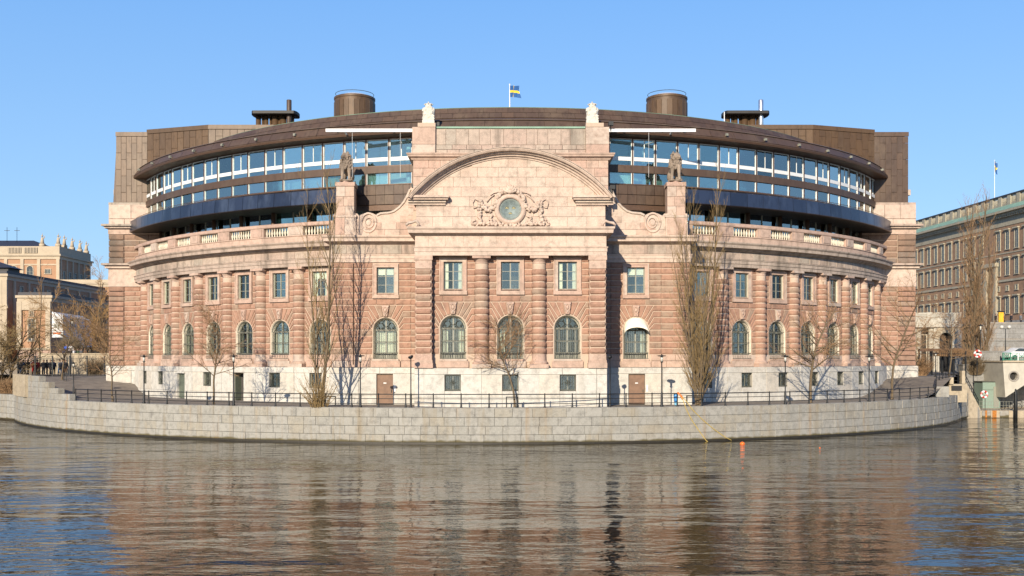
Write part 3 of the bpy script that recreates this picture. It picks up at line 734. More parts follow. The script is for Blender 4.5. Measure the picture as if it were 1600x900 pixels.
# wings
for s in (-1, 1):
    x0, x1 = (7.3, 14.9) if s > 0 else (-14.9, -7.3)
    P = [(x0, WY, 0, -1), (x1, WY, 0, -1)]
    if s > 0: P = [(7.3, WY, 0, -1), (14.9, WY, 1, -1), (14.9, 92, 1, 0)]
    else: P = [(-14.9, 92, -1, 0), (-14.9, WY, -1, -1), (-7.3, WY, 0, -1)]
    prof = [(0,14.5), (.12,14.5), (.12,14.78), (.17,14.8), (.17,15.08), (.22,15.1), (.22,15.17), (.05,15.19), (.05,15.98), (.15,16.02), (.3,16.12), (.62,16.2), (.64,16.44), (.76,16.56), (.78,16.68), (-.3,16.72)]
    MB().sweep(prof, P).build('entablature', M['pale'], BLD)
    ashlar(AF_ME, BLD, (0, WY-.05), 0, x0 if s > 0 else x0, x1, [15.2, 15.95], 1.6, .05)
    # parapet with volute sweeping up to the pavilion
    sil = [(276,366.5), (276,333.5), (240,333.5), (237,337), (231,334), (224,331.8), (216,333), (209,336.5), (203,333.6), (190,332.6), (182,330), (174,324), (167,316), (161,305), (158,296), (155,291), (149,291), (149,366.5)]
    dpt = WY+.1
    poly = [(-a*dpt/F, CAMZ+(561-b)*dpt/F) for a, b in sil]
    if s > 0: poly = [(-u, z) for u, z in reversed(poly)]
    poly = poly[::-1]
    wp = MB().prism(poly, WY+.75, WY+.12, 0).build('parapet', M['pale'], BLD)
    # blocks on it
    cz = [16.7, 17.25, 17.85, 18.4]
    for k in range(3):
        for i in range(4):
            u0 = 8.0+i*1.25+(.3 if k % 2 else 0); u1 = u0+1.25
            if k == 2 and i > 0: continue
            fblock(AB_ME if i % 2 else AP_ME, wp, (0, WY+.10), 0, (u0 if s > 0 else -u1), (u1 if s > 0 else -u0), cz[k], cz[k+1], .03)
    for k in range(2):
        u0 = 7.75; fblock(AP_ME, wp, (0, WY+.10), 0, (u0 if s > 0 else -u0-.8), (u0+.8 if s > 0 else -u0), 18.45+.6*k, 19.05+.6*k, .03)
    # raised rolled edge following the sweep
    edge = [(240,333.5), (231,334), (224,331.8), (216,333), (209,336.5), (203,333.6), (190,332.6), (182,330), (174,324), (167,316), (161,305), (157,296)]
    pts = [(s*a*dpt/F, WY+.1, CAMZ+(561-b)*dpt/F) for a, b in edge[4:]]
    MB().tube(pts, .11, 6).build('scroll_edge', M['pale'], wp)
    cx, czv = s*222*dpt/F, CAMZ+(561-348)*dpt/F
    mb = MB(); mb.tube([(cx+.62*cos(t), WY+.08, czv+.78*sin(t)) for t in [2*pi*i/24 for i in range(25)]], .10, 6)
    mb.tube([(cx+s*(-.05)+.36*cos(t), WY+.06, czv+.42*sin(t)) for t in [2*pi*i/18 for i in range(19)]], .07, 6); mb.blob((cx, WY+.1, czv), (.25,.12,.3), 2)
    mb.build('volute', M['pale'], wp, smooth=True)
    # lion pedestal
    a, b = (13.0, 14.62) if s > 0 else (-14.62, -13.0)
    mb = MB(); mb.box(a-.1, b+.1, WY-.1, WY+1.7, 16.7, 18.25); mb.box(a-.16, b+.16, WY-.16, WY+1.76, 18.25, 18.42)
    pd = mb.build('lion_pedestal', M['pale'], BLD)
    mb = MB(); mb.box(a+.09, b-.09, WY+.14, WY+1.5, 18.42, 20.9); mb.build('pedestal_shaft', M['pink'], pd)
    for k, (z0, z1) in enumerate(((18.45,19.2), (19.2,20.0), (20.0,20.85))):
        cut = a+.05+(b-a-.1)*(.5 if k != 1 else .4)
        fblock(AP_ME, pd, (0, WY+.12), 0, a+.05, cut, z0, z1, .05); fblock(AP_ME, pd, (0, WY+.12), 0, cut, b-.05, z0, z1, .05)
    mb = MB(); mb.box(a, b, WY+.02, WY+1.6, 20.88, 21.2); mb.lathe([(.78, 21.2), (.74, 21.32), (.5, 21.36)], 4, ((a+b)/2, WY+.8)); 
    mb.build('pedestal_cap', M['pink'], pd)
    # two drops on either side of base: plain recess panel
    for k in range(2): fblock(AP_ME, pd, (0, WY-.1), 0, a+.0+.8*k, a+.8+.8*k, 16.8, 18.2, .04)
# pavilion entablature
FYp = 79.6
PP = [(-7.4, 84.5, -1, 0), (-7.4, FYp, -1, -1), (7.4, FYp, 1, -1), (7.4, 84.5, 1, 0)]
prof = [(0,14.5), (.06,14.5), (.06,14.78), (.10,14.8), (.10,15.08), (.16,15.1), (.16,15.17), (.03,15.19), (.03,16.02), (.13,16.06), (.22,16.14), (.52,16.2), (.54,16.42), (.64,16.55), (.66,16.68), (-.25,16.75)]
MB().sweep(prof, PP).build('entablature', M['pale'], BLD)
MB().box(-7.35, 7.35, 79.7, 82, 14.51, 16.7).build('wall', M['pale'], BLD)
ashlar(AB_ME, BLD, (0, FYp-.02), 0, -7.4, 7.4, [15.2, 16.02], 1.3, .035)
# small curled ends of the cornice
for s in (-1, 1):
    mb = MB(); mb.tube([(s*8.1, 79.0, 16.75), (s*7.9, 79.0, 16.95), (s*7.6, 79.05, 17.0), (s*7.35, 79.1, 17.12), (s*7.15, 79.15, 16.95), (s*7.1, 79.2, 16.75)], [.10,.12,.1,.12,.1,.1], 6)
    mb.build('corner_scroll', M['pale'], BLD, smooth=True)
# attic wall and tympanum
AY = 79.85; RC, ZCN = 10.07, 12.66
MB().box(-7.38, 7.38, AY, 84.5, 16.7, 19.0).build('attic', M['pale'], BLD)
ty = MB(); R1 = 9.55; a_ = math.asin(7.2/R1)
pts = [(7.3, 18.6)]+[(R1*sin(a_-2*a_*i/24), ZCN+R1*cos(a_-2*a_*i/24)) for i in range(25)]+[(-7.3, 18.6)]
TYM = ty.prism(pts, 84.5, AY+.003).build('tympanum', M['mortar'], BLD)
circ = [(9.4*sin(t), ZCN+9.4*cos(t)) for t in [radians(100-200*i/60) for i in range(61)]]
zs = [16.78+.77*i for i in range(8)]
for k in range(7):
    n = 10; xs = [-7.38]+[-7.38+14.76*(i+(.35 if k % 2 else -.1)+random.uniform(-.15,.15))/n for i in range(1, n)]+[7.38]
    if k > 2: xs = [x for x in xs if abs(x) < 7.3]; xs = [-7.38]+xs+[7.38]
    for i in range(len(xs)-1):
        g = .012; q = [(xs[i]+g, zs[k]+g), (xs[i+1]-g, zs[k]+g), (xs[i+1]-g, zs[k+1]-g), (xs[i]+g, zs[k+1]-g)]
        if zs[k+1] > 18.9: q = clip_poly(q, circ)
        if q and parea(q) > .12:
            mb = MB(); mb.prism(q, AY+.02, AY-.05, 0); mb.build('ashlar_block', M['pale'], TYM)
# arched cornice of the pediment
mb = MB(); A1 = math.asin(7.85/RC); N = 44
prof_r = [(9.42, 0), (9.42, .12), (9.55, .16), (9.57, .30), (9.72, .36), (9.74, .55), (9.86, .62), (9.88, .85), (10.02, .95), (10.07, .95), (10.09, -.2)]
vs = []; fs = []
for i in range(N+1):
    t = -A1+2*A1*i/N
    for r, o in prof_r: vs.append((r*sin(t), AY-o, ZCN+r*cos(t)))
n = len(prof_r)
for i in range(N):
    for k in range(n-1): fs.append((i*n+k, i*n+k+1, (i+1)*n+k+1, (i+1)*n+k))
fs += [tuple(range(n)), tuple(reversed(range(N*n, N*n+n)))]
mb.add(vs, fs); ARC = mb.build('arched_pediment', M['pale'], BLD)
mb = MB(); vs = []; fs = []
for i in range(N+1):
    t = -A1+2*A1*i/N
    for r, o in ((10.095,.98), (10.15,.98), (10.15,-4.4), (10.095,-4.4)): vs.append((r*sin(t), AY-o, ZCN+r*cos(t)))
for i in range(N):
    for k in range(3): fs.append((i*4+k, i*4+k+1, (i+1)*4+k+1, (i+1)*4+k))
fs += [(0,1,2,3), tuple(reversed(range(N*4, N*4+4)))]
mb.add(vs, fs).build('pediment_capping', M['frieze'], ARC)
for s in (-1, 1):
    x0, x1 = (4.78, 7.98) if s > 0 else (-7.98, -4.78)
    mb = MB(); mb.box(x0, x1, AY-.75, AY+.02, 18.95, 19.13); mb.box(x0+.08*(s>0), x1-.08*(s<0), AY-.6, AY+.02, 18.80, 18.95)
    mb.box(x0+.25*(s>0), x1-.25*(s<0), AY-.38, AY+.02, 18.62, 18.80); mb.box(x0+.3*(s>0), x1-.3*(s<0), AY-.2, AY+.02, 18.45, 18.62)
    mb.build('springing_cornice', M['pale'], BLD)
# carved medallion with garlands
def leafy(mb, pts, rad, n, jit=.35):
    for i in range(n):
        t = i/(n-1)*(len(pts)-1); k = min(int(t), len(pts)-2); f = t-k
        p = [pts[k][j]+(pts[k+1][j]-pts[k][j])*f for j in range(3)]
        r = rad*random.uniform(.55, 1.0)
        mb.blob((p[0]+random.uniform(-1,1)*rad*jit*1.6, p[1]-random.uniform(0,.5)*rad, p[2]+random.uniform(-1,1)*rad*jit*1.6), (r, r*.8, r), 1, amp=.5)
MY = AY-.03; MX = -.03; MZ = 18.1
med = MB(); med.T = lambda x, y, z: (MX+x, MY-z, MZ+y)
med.lathe([(.84, .02), (.84, .16), (.92, .28), (1.08, .30), (1.14, .22), (1.2, .2), (1.24, .1), (1.24, .0)], 40, cap=False)
MED = med.build('medallion', M['pale'], BLD, smooth=True)
mb = MB(); mb.T = med.T; mb.lathe([(.001, .09), (.66, .09), (.70, .12), (.86, .10)], 32, cap=False)
DISC = mb.build('bronze_disc', plain('patinated_bronze', (.17,.215,.21), .6, .2, var=.35, nscale=5), MED, smooth=True)
def crown(cx, cy):
    b = MB(); b.T = med.T
    b.box(cx-.13, cx+.13, cy-.08, cy-.045, .08, .14)
    for i in range(5):
        x = cx-.12+.06*i; b.add([(x-.03, cy-.045, .09), (x+.03, cy-.045, .09), (x, cy+.07-.02*abs(i-2), .12), (x, cy-.045, .14)], [(0,1,2), (0,2,3), (1,3,2)])
        b.blob((x, cy+.08-.02*abs(i-2), .12), .018)
    b.blob((cx, cy+.0, .11), (.10,.05,.03)); return b
gold = plain('dull_gilding', (.34,.30,.16), .5, .5)
for cx, cy in ((-.26, .14), (.26, .14), (0, -.28)): crown(cx, cy).build('crown_emblem', gold, MED)
mb = MB(); mb.T = med.T
for i in range(40):
    t = 2*pi*i/40; mb.blob((.74*cos(t), .74*sin(t), .12), .028, 0)
mb.build('disc_rim', gold, MED)
g = MB(); y_ = MY-.12
g2 = lambda px_, py_: ((px_-797.2)*.05+MX, y_, MZ+(328-py_)*.05)
for s in (-1, 1):
    c = lambda off, py_: (MX+s*off*.046, y_, MZ+(328-py_)*.048)
    leafy(g, [c(6,297), c(14,299), c(20,306), c(23,315), c(22,320)], .20, 26)
    leafy(g, [c(24,318), c(28,326), c(35,330), c(42,328), c(47,322), c(50,316)], .19, 34)
    leafy(g, [c(52,316), c(52,328), c(52,340), c(52,350)], .17, 30)
    leafy(g, [c(58,352), c(45,351), c(30,351), c(14,353)], .17, 38)
    leafy(g, [c(30,338), c(36,345), c(24,348), c(40,350)], .12, 22)
    leafy(g, [c(62,353), c(66,351), c(60,345)], .09, 8)
    # ribbon ends
    g.tube([c(53,315), c(60,311), c(64,318), c(62,326), c(56,324)], .05, 5)
    g.tube([c(27,304), c(34,309), c(40,316)], .05, 5); g.tube([c(20,300), c(28,301), c(34,305)], .05, 5)
leafy(g, [(MX-.6, y_, MZ-1.25), (MX, y_, MZ-1.3), (MX+.6, y_, MZ-1.25)], .19, 12)
g.build('garland', M['pale'], MED, smooth=True)
g = MB()
for i in range(7):
    t = pi*(i+.5)/7; g.tube([(MX, y_-.1, MZ+1.25), (MX+.4*cos(t), y_-.16, MZ+1.3+.5*sin(t))], [.05, .12], 6); g.blob((MX+.42*cos(t), y_-.14, MZ+1.3+.52*sin(t)), .11)
g.blob((MX, y_-.1, MZ+1.35), (.3,.15,.2)); g.build('shell_crest', M['pale'], MED, smooth=True)
# upper block behind the pediment
UY = 84.0
ub = MB(); ub.box(-8.0, 8.0, UY, 91, 16.7, 25.38); UB = ub.build('upper_block', M['mortar'], BLD)
ashlar(AP_ME, UB, (0, UY), 0, -8.0, -5.0, [18.6, 19.3, 20.0, 20.7, 21.4, 22.1, 22.75], 1.0, .05); ashlar(AP_ME, UB, (0, UY), 0, 5.0, 8.0, [18.6, 19.3, 20.0, 20.7, 21.4, 22.1, 22.75], 1.0, .05)
ashlar(AP_ME, UB, (0, UY), 0, -5.0, 5.0, [22.0, 22.75], 1.3, .05)
ashlar(AC_ME, UB, (0, UY-.02), 0, -6.15, 6.15, [23.3, 23.62, 24.0], 1.15, .08)
ashlar(AF_ME, UB, (0, UY-.0), 0, -6.15, 6.15, [24.0, 25.3], .95, .06)
for s in (-1, 1):
    a, b = (6.15, 8.05) if s > 0 else (-8.05, -6.15)
    mb = MB(); mb.box(a, b, UY-.3, UY+1.8, 23.3, 25.42); mb.box(a+(.0 if s > 0 else .45), b-(.45 if s > 0 else .0), UY-.36, UY+1.6, 25.42, 25.75); mb.build('corner_pier', M['mortar'], UB)
    ashlar(AP_ME, UB, (0, UY-.3), 0, a, b, [23.3, 24.0, 25.4], 2.2, .05)
mb = MB(); mb.sweep([(0,22.72), (.12,22.76), (.2,22.9), (.42,23.0), (.45,23.12), (.52,23.2), (.52,23.28), (-.2,23.32)], [(-8.0,90,-1,0), (-8.0,UY,-1,-1), (8.0,UY,1,-1), (8.0,90,1,0)]); mb.build('cornice', M['pink'], UB)
MB().box(-6.1, 6.1, UY-.12, 91, 25.36, 25.5).build('copper_flashing', M['verdigris'], UB)
# ------------------------------------------------------------------ glazed ring storeys
def ring(name, prof, mat, a0=-76, a1=76, n=90, parent=BLD, R=0.0):
    return MB().sweep([(o-0, z) for o, z in prof], arc_path(R, radians(a0), radians(a1), n)).build(name, M[mat], parent)
ring('interior_wall', [(40.5,16.6), (40.5,25.6)], 'office'); ring('storey_floor', [(40.5,16.62), (45.5,16.62)], 'office')
ring('storey_floor', [(40.5,21.2), (44.9,21.2), (44.9,21.38)], 'brown_post'); ring('storey_ceiling', [(40.5,25.35), (45.0,25.35)], 'office')
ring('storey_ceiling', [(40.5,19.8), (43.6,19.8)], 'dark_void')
# cladding between the ribbons
ring('spandrel_band', [(44.9,22.38), (45.15,22.4), (45.15,22.95), (44.9,23.0)], 'copper')
for a, b in ((-76, -17.5), (17.5, 76)):
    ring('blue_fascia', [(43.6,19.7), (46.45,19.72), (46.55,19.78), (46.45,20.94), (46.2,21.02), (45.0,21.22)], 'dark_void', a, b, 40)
n = 26
for s in (-1, 1):
    for i in range(n):
        t0 = 17.5+2.25*i; t1 = t0+2.2; aa = (t0, t1) if s > 0 else (-t1, -t0)
        MB().sweep([(46.53,19.75), (46.62,19.8), (46.54,20.93), (46.3,21.05), (46.2,21.03), (46.45,20.9), (46.5,19.78)], arc_path(0, radians(aa[0]), radians(aa[1]), 2), closed=True).build('fascia_panel', M['blue_band'], BLD)
    aa = (17.5, 76) if s > 0 else (-76, -17.5)
    MB().sweep([(46.0,21.24), (46.04,21.24), (46.04,21.28), (46.0,21.28)], arc_path(0, radians(aa[0]), radians(aa[1]), 40), closed=True).build('snow_rail', M['brown_post'], BLD)
# flat brown panels and the recess behind the lions
for s in (-1, 1):
    for i in range(9):
        t0 = 8.6+1.05*i; t1 = t0+1.02; aa = (t0, t1) if s > 0 else (-t1, -t0)
        for z0, z1 in ((19.7,20.5), (20.53,21.33)):
            MB().sweep([(45.05,z0), (45.12,z0+.01), (45.12,z1-.01), (45.05,z1)], arc_path(0, radians(aa[0]), radians(aa[1]), 1)).build('cladding_panel', M['copper'], BLD)
ring('recess_lintel', [(43.5,19.2), (45.0,19.2), (45.0,19.7), (45.06,21.4)], 'brown_post', -18.4, 18.4, 20)
STEP = PITCH/2
def ribbon_unit(kind):
    wd = 45.05*STEP/2; P = {}
    if kind == 'lower':
        wd = 43.6*STEP/2; z0, z1 = 16.7, 19.72
        mb = MB(); mb.box(wd-.05, wd+.05, -.06, .12, z0, z1); P['f'] = mb.mesh('window', M['casement'])
        mb = MB(); mb.box(-wd+.04, wd-.04, 0, .01, z0, z1); P['p'] = mb.mesh('pane', M['office_glass']); return P
    z0, z1 = (21.4, 22.42) if kind == 'strip' else (23.0, 25.32)
    mb = MB(); mb.mi = 0; mb.box(wd-.055, wd+.055, -.1, .14, z0-.03, z1+.03); mb.box(-wd, wd, -.12, .1, z0-.05, z0+.03); mb.box(-wd, wd, -.12, .1, z1-.03, z1+.05)
    mb.mi = 1
    if kind == 'main':
        mb.box(-wd+.055, -wd+.125, -.05, .1, z0+.03, z1-.03); mb.box(wd-.10, wd-.055, -.05, .1, z0+.03, z1-.03); mb.box(-wd+.1, wd-.1, -.05, .1, z1-.09, z1-.03)
        mb.box(-wd+.16, wd-.12, -.03, .09, z0+.42, z0+.74)
    else: mb.box(wd-.1, wd-.055, -.05, .1, z0+.03, z1-.03); mb.box(-wd+.055, -wd+.1, -.05, .1, z0+.03, z1-.03)
    P['f'] = mb.mesh('window', [M['brown_post'], M['white_paint']])
    mb = MB(); mb.box(-wd+.05, wd-.05, .02, .03, z0, z1); P['p'] = mb.mesh('pane', M['office_glass'])
    mb = MB()
    if kind == 'main': mb.box(.03, .08, -.02, .1, z0+.7, z1-.05); P['m'] = mb.mesh('mullion', M['white_paint'])
    mb = MB(); mb.lathe([(.24, z0), (.24, z1)], 14, (.45, .9)); P['c'] = mb.mesh('interior_column', M['white_paint'], smooth=True)
    mb = MB(); mb.box(-wd+.1, wd-.1, .25, .27, z0, z1 if kind == 'strip' else z0+1.5)
    P['b'] = mb.mesh('blind', M['curtain']); return P
UM, US, UL = ribbon_unit('main'), ribbon_unit('strip'), ribbon_unit('lower')
rr = random.Random(3)
for i in range(-27, 28):
    th = (i+.5)*STEP if True else 0
    th = A0+STEP/2+(i-8)*STEP
    if abs(th) > radians(74): continue
    x, y, rz = place(th, 45.0)
    if abs(degrees(th)) < 8.0: continue
    w_ = inst('window', UM['f'], BLD, (x, y, 0), rz, world=True); inst('pane', UM['p'], w_, (0,0,0))
    if i % 2: inst('mullion', UM['m'], w_, (0,0,0)); inst('interior_column', UM['c'], w_, (0,0,0))
    w_ = inst('window', US['f'], BLD, (x, y, 0), rz, world=True); inst('pane', US['p'], w_, (0,0,0))
    if i % 2: inst('interior_column', US['c'], w_, (0,0,0))
    if rr.random() < .22: inst('blind', US['b'], w_, (0,0,0))
    x, y, rz = place(th, 43.6)
    w_ = inst('window', UL['f'], BLD, (x, y, 0), rz, world=True); inst('pane', UL['p'], w_, (0,0,0))
post = MB().lathe([(.2, 16.6), (.2, 19.75)], 12).mesh('post', M['brown_post'], smooth=True)
for s in (-1, 1):
    for k in range(-1, 10):
        x, y, rz = place(s*(radians(24.05)+k*PITCH), 44.0); inst('post', post, BLD, (x, y, 0), rz, world=True)
# ------------------------------------------------------------------ copper roof ring
ring('roof_deck', [(0.01,29.2), (39.7,28.8)], 'copper', -90, 90, 60)
ring('soffit', [(44.6,25.36), (46.0,25.42), (46.2,25.46), (46.26,25.62)], 'brown_post', -80, 80)
ROOF = ring('roof', [(46.25,25.62), (45.72,26.42), (45.6,26.5), (40.6,27.85), (40.55,27.88), (40.0,28.9), (39.5,28.9), (39.5,28.3)], 'copper', -80, 80)
PANELS = {}
def slope_panel(r0, z0, r1, z1, dang, key):
    """one copper sheet of the roof slope in a local frame whose origin is the ring centre"""
    if key in PANELS: return PANELS[key]
    a = dang/2*.985; mb = MB(); h = .035
    k = (z1-z0); q = (r0-r1); L = sqrt(k*k+q*q); no, nz = k/L*h*1.4, q/L*h*1.4
    ins = .012
    P = lambda r, t, z: (r*sin(t), -r*cos(t), z)
    r0_, z0_, r1_, z1_ = r0-q*ins, z0+k*ins, r1+q*ins, z1-k*ins
    mb.add([P(r0_, -a, z0_), P(r0_, a, z0_), P(r1_, a, z1_), P(r1_, -a, z1_), P(r0_+no, -a, z0_+nz), P(r0_+no, a, z0_+nz), P(r1_+no, a, z1_+nz), P(r1_+no, -a, z1_+nz)],
           [(4,5,6,7), (0,1,5,4), (1,2,6,5), (2,3,7,6), (3,0,4,7)])
    PANELS[key] = mb.mesh('roof_panel', M['copper']); return PANELS[key]
np_ = 0
for row, (r0, z0, r1, z1, da, off) in enumerate(((40.55,27.9,40.28,28.38,1.55,0), (40.27,28.4,40.0,28.9,1.55,.77), (46.2,25.7,45.76,26.38,3.1,0))):
    me = slope_panel(r0, z0, r1, z1, radians(da), row); t = -74+off
    while t < 74:
        if np_ < 298: inst('roof_panel', me, ROOF, (0, YC, 0), radians(t+da/2), world=True); np_ += 1
        t += da
ring('roof_rib', [(45.7,26.42), (45.82,26.47), (45.74,26.56), (45.5,26.54)], 'copper_light', -80, 80)
ring('roof_rib', [(39.85,28.9), (39.9,29.0), (39.6,29.02), (39.5,28.95)], 'verdigris', -80, 80)
# small white lamps under the eave
lampm = MB().box(-.09, .09, -.2, .02, 25.9, 26.08).box(-.14, .14, -.14, -.04, 26.08, 26.12).box(-.03, .03, -.0, .4, 26.0, 26.05).mesh('eave_lamp', M['casement'])
for s in (-1, 1):
    for k in range(9):
        th = s*(radians(18.7)+k*PITCH); x, y, rz = place(th, 46.15); inst('eave_lamp', lampm, ROOF, (x, y, 0), rz, world=True)
# white window-cleaning beams
for s in (-1, 1):
    x0, x1 = (8.1, 15.4) if s > 0 else (-15.4, -8.1)
    mb = MB(); mb.box(x0, x1, 85.2, 85.4, 25.36, 25.62); bm_ = mb.build('white_beam', M['white_paint'], BLD)
    for xx in (x0+1.4, x1-1.8): MB().box(xx-.06, xx+.06, 85.4, 87.5, 25.55, 25.65).build('bracket', M['white_paint'], bm_)
    for xx in ((-13.2, -9.2) if s < 0 else (11.5,)): MB().tube([(xx, 85.3, 25.35), (xx, 85.35, 21.6)], .012, 5).build('hanging_cable', M['white_paint'], bm_)
# black floodlights fixed to the stone corners
for p in ((-7.95, 84.4, 20.55), (8.3, 83.6, 20.3), (-6.1, 85.0, 25.75), (8.0, 83.4, 19.9), (8.3, 85, 25.8)):
    mb = MB(); mb.box(p[0]-.2, p[0]+.2, p[1]-.3, p[1]+.1, p[2], p[2]+.32); mb.tube([(p[0], p[1], p[2]), (p[0], p[1]+.1, p[2]-.35)], .04, 5); mb.build('floodlight', M['black_iron'], BLD)
# ------------------------------------------------------------------ end pylons of stone with copper towers
PYY = 108.0
for s in (-1, 1):
    xo = -42.35 if s < 0 else 42.65; xi = s*36.5; xm = s*40.75
    a, b = min(xo, xi), max(xo, xi)
    core = MB().box(a+.1, b, PYY, 118, 2.5, 22.8).build('end_pylon', M['mortar'], BLD)
    mb = MB(); mb.T = None
    lo = [5.75+.52*i for i in range(17)]
    zlist = [(z, z+.52) for z in [5.75+.5206*i for i in range(16)]]+[(z, z+.52) for z in [16.45+.55*i for i in range(6)]]
    up = [(16.5+.62*i, 16.5+.62*i+.62) for i in range(5)]
    e = MB(); e2 = MB()
    for k, (z0, z1) in enumerate(zlist[:16]+up):
        tgt = e if z0 < 16 else e2
        for (c0, c1), dy in (((min(xo, xm), max(xo, xm)), -.12), ((min(xm, xi), max(xm, xi)), 0)):
            for u0, u1 in split_course(c0, c1, k, 1.5): rect_stone(None, u0, u1, z0, z1, stuff=tgt, T=frameT(0, PYY+dy, 0), p=.09)
        for u0, u1 in split_course(0, 9.8, k, 1.6):
            T = frameT(xo, PYY+(0 if s > 0 else 9.9), s*pi/2); rect_stone(None, u0, u1, z0, z1, stuff=tgt, T=T, p=.09)
    q = e.build('stone', M['rust'], core); q['kind'] = 'stuff'; q = e2.build('stone', M['rust_dark'], core); q['kind'] = 'stuff'
    def band(z0, z1, o, mat, name='band'):
        MB().box(a-(o if s < 0 else 0), b+(o if s > 0 else 0), PYY-.12-o, 118, z0, z1).build(name, M[mat], core)
    ashlar(GB_ME, core, (0, PYY-.1), 0, a-.15, b+.1, [2.0, 3.9, 5.25, 5.75], 2.4, .3, .014)
    band(2.0, 5.70, .2, 'granite', 'base_wall')
    band(14.08, 15.1, .06, 'pale', 'architrave'); band(15.1, 16.0, .03, 'pale', 'frieze'); band(16.0, 16.3, .3, 'pale', 'cornice'); band(16.3, 16.5, .6, 'frieze', 'cornice')
    band(19.6, 20.2, .05, 'pink', 'frieze'); band(20.2, 20.42, .35, 'frieze', 'cornice'); band(20.42, 20.62, .6, 'frieze', 'cornice')
    ashlar(AB_ME, core, (0, PYY-.14), 0, a+.1, b, [20.62, 21.2, 22.7], 1.9, .15); band(20.62, 22.7, -.0, 'mortar', 'wall')
    band(22.7, 22.95, .02, 'frieze', 'ledge')
    # cornice return seen beyond the tower
    MB().box((xo-.9 if s < 0 else xo-1.5), (xo+1.5 if s < 0 else xo+.9), 111.5, 118, 24.3, 24.9).box((xo-.4 if s < 0 else xo-1.5), (xo+1.5 if s < 0 else xo+.4), 111.8, 118, 23.6, 24.3).build('cornice', M['pink'], core)
    # copper tower: vertical sheets
    tw = MB(); X0 = s*41.9; X0t = s*41.5; X1 = s*38.3
    tw.add([(X0,PYY-.05,22.95), (X1,PYY-.05,22.95), (X1,PYY-.05,30.35), (X0t,PYY-.05,30.35), (X0,120,22.95), (X0t,120,30.35), (X1,120,30.35), (X1,120,22.95)], [(0,1,2,3), (0,3,5,4), (3,2,6,5), (1,7,6,2)])
    TW = tw.build('copper_tower', M['copper'], BLD)
    def sheets(p0, p1, zt, mat, n, z0=22.95, rows=4, skew=0, parent=None):
        dx, dy = p1[0]-p0[0], p1[1]-p0[1]; L = sqrt(dx*dx+dy*dy); ang = atan2(dy, dx)
        me = block_mesh('copper_sheet', M[mat])
        for i in range(n):
            u0, u1 = L*i/n, L*(i+1)/n; um = (u0+u1)/2
            for r_ in range(rows+1):
                h = (zt-.45-z0)/rows; zz0 = z0+r_*h-(.4*h if i % 2 else 0); zz1 = zz0+h
                zz0, zz1 = max(zz0, z0), min(zz1, zt-.45)
                if zz1-zz0 < .1: continue
                sh = skew*(1-((zz0+zz1)/2-z0)/(zt-z0))
                inst('copper_sheet', me, parent, (p0[0]+um*cos(ang)+sh*0, p0[1]+um*sin(ang), (zz0+zz1)/2), ang, (u1-u0-.03, .035, zz1-zz0-.02), world=True)
        T = frameT(p0[0], p0[1], ang); b_ = MB(); b_.T = T; b_.box(-.03, L+.03, -.09, .1, zt-.42, zt+.02); b_.build('coping', M[mat], parent)
    pL, pR = ((-41.6, PYY-.06), (-38.3, PYY-.06)) if s < 0 else ((38.3, PYY-.06), (41.9, PYY-.06))
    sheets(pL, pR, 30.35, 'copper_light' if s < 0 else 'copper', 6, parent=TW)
    q0, q1 = (s*38.3, PYY-.06), (s*31.2, PYY-2.3); q2 = (s*24.5, PYY-2.3)
    bb = MB(); bb.add([(q0[0],q0[1],22), (q1[0],q1[1]+.02,22), (q1[0],q1[1]+.02,30.6), (q0[0],q0[1],30.35)], [(0,1,2,3), (3,2,1,0)]); bb.add([(q1[0],q1[1]+.02,22), (q2[0],q2[1]+.02,22), (q2[0],q2[1]+.02,30.6), (q1[0],q1[1]+.02,30.6)], [(0,1,2,3), (3,2,1,0)])
    bb.add([(q0[0],q0[1],30.35), (q1[0],q1[1],30.6), (q2[0],q2[1],30.6), (q2[0],125,30.3), (q0[0],125,30.3)], [(0,1,2,3,4)])
    BB = bb.build('copper_hall', M['copper'], BLD)
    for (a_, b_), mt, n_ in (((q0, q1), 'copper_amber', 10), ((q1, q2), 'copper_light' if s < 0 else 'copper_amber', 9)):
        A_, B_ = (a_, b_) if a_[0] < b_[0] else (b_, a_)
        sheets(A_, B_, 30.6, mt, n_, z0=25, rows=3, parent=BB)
MB().box(-41.5, 41.5, 118, 150, 2.5, 28).build('rear_block', M['rust'], BLD)
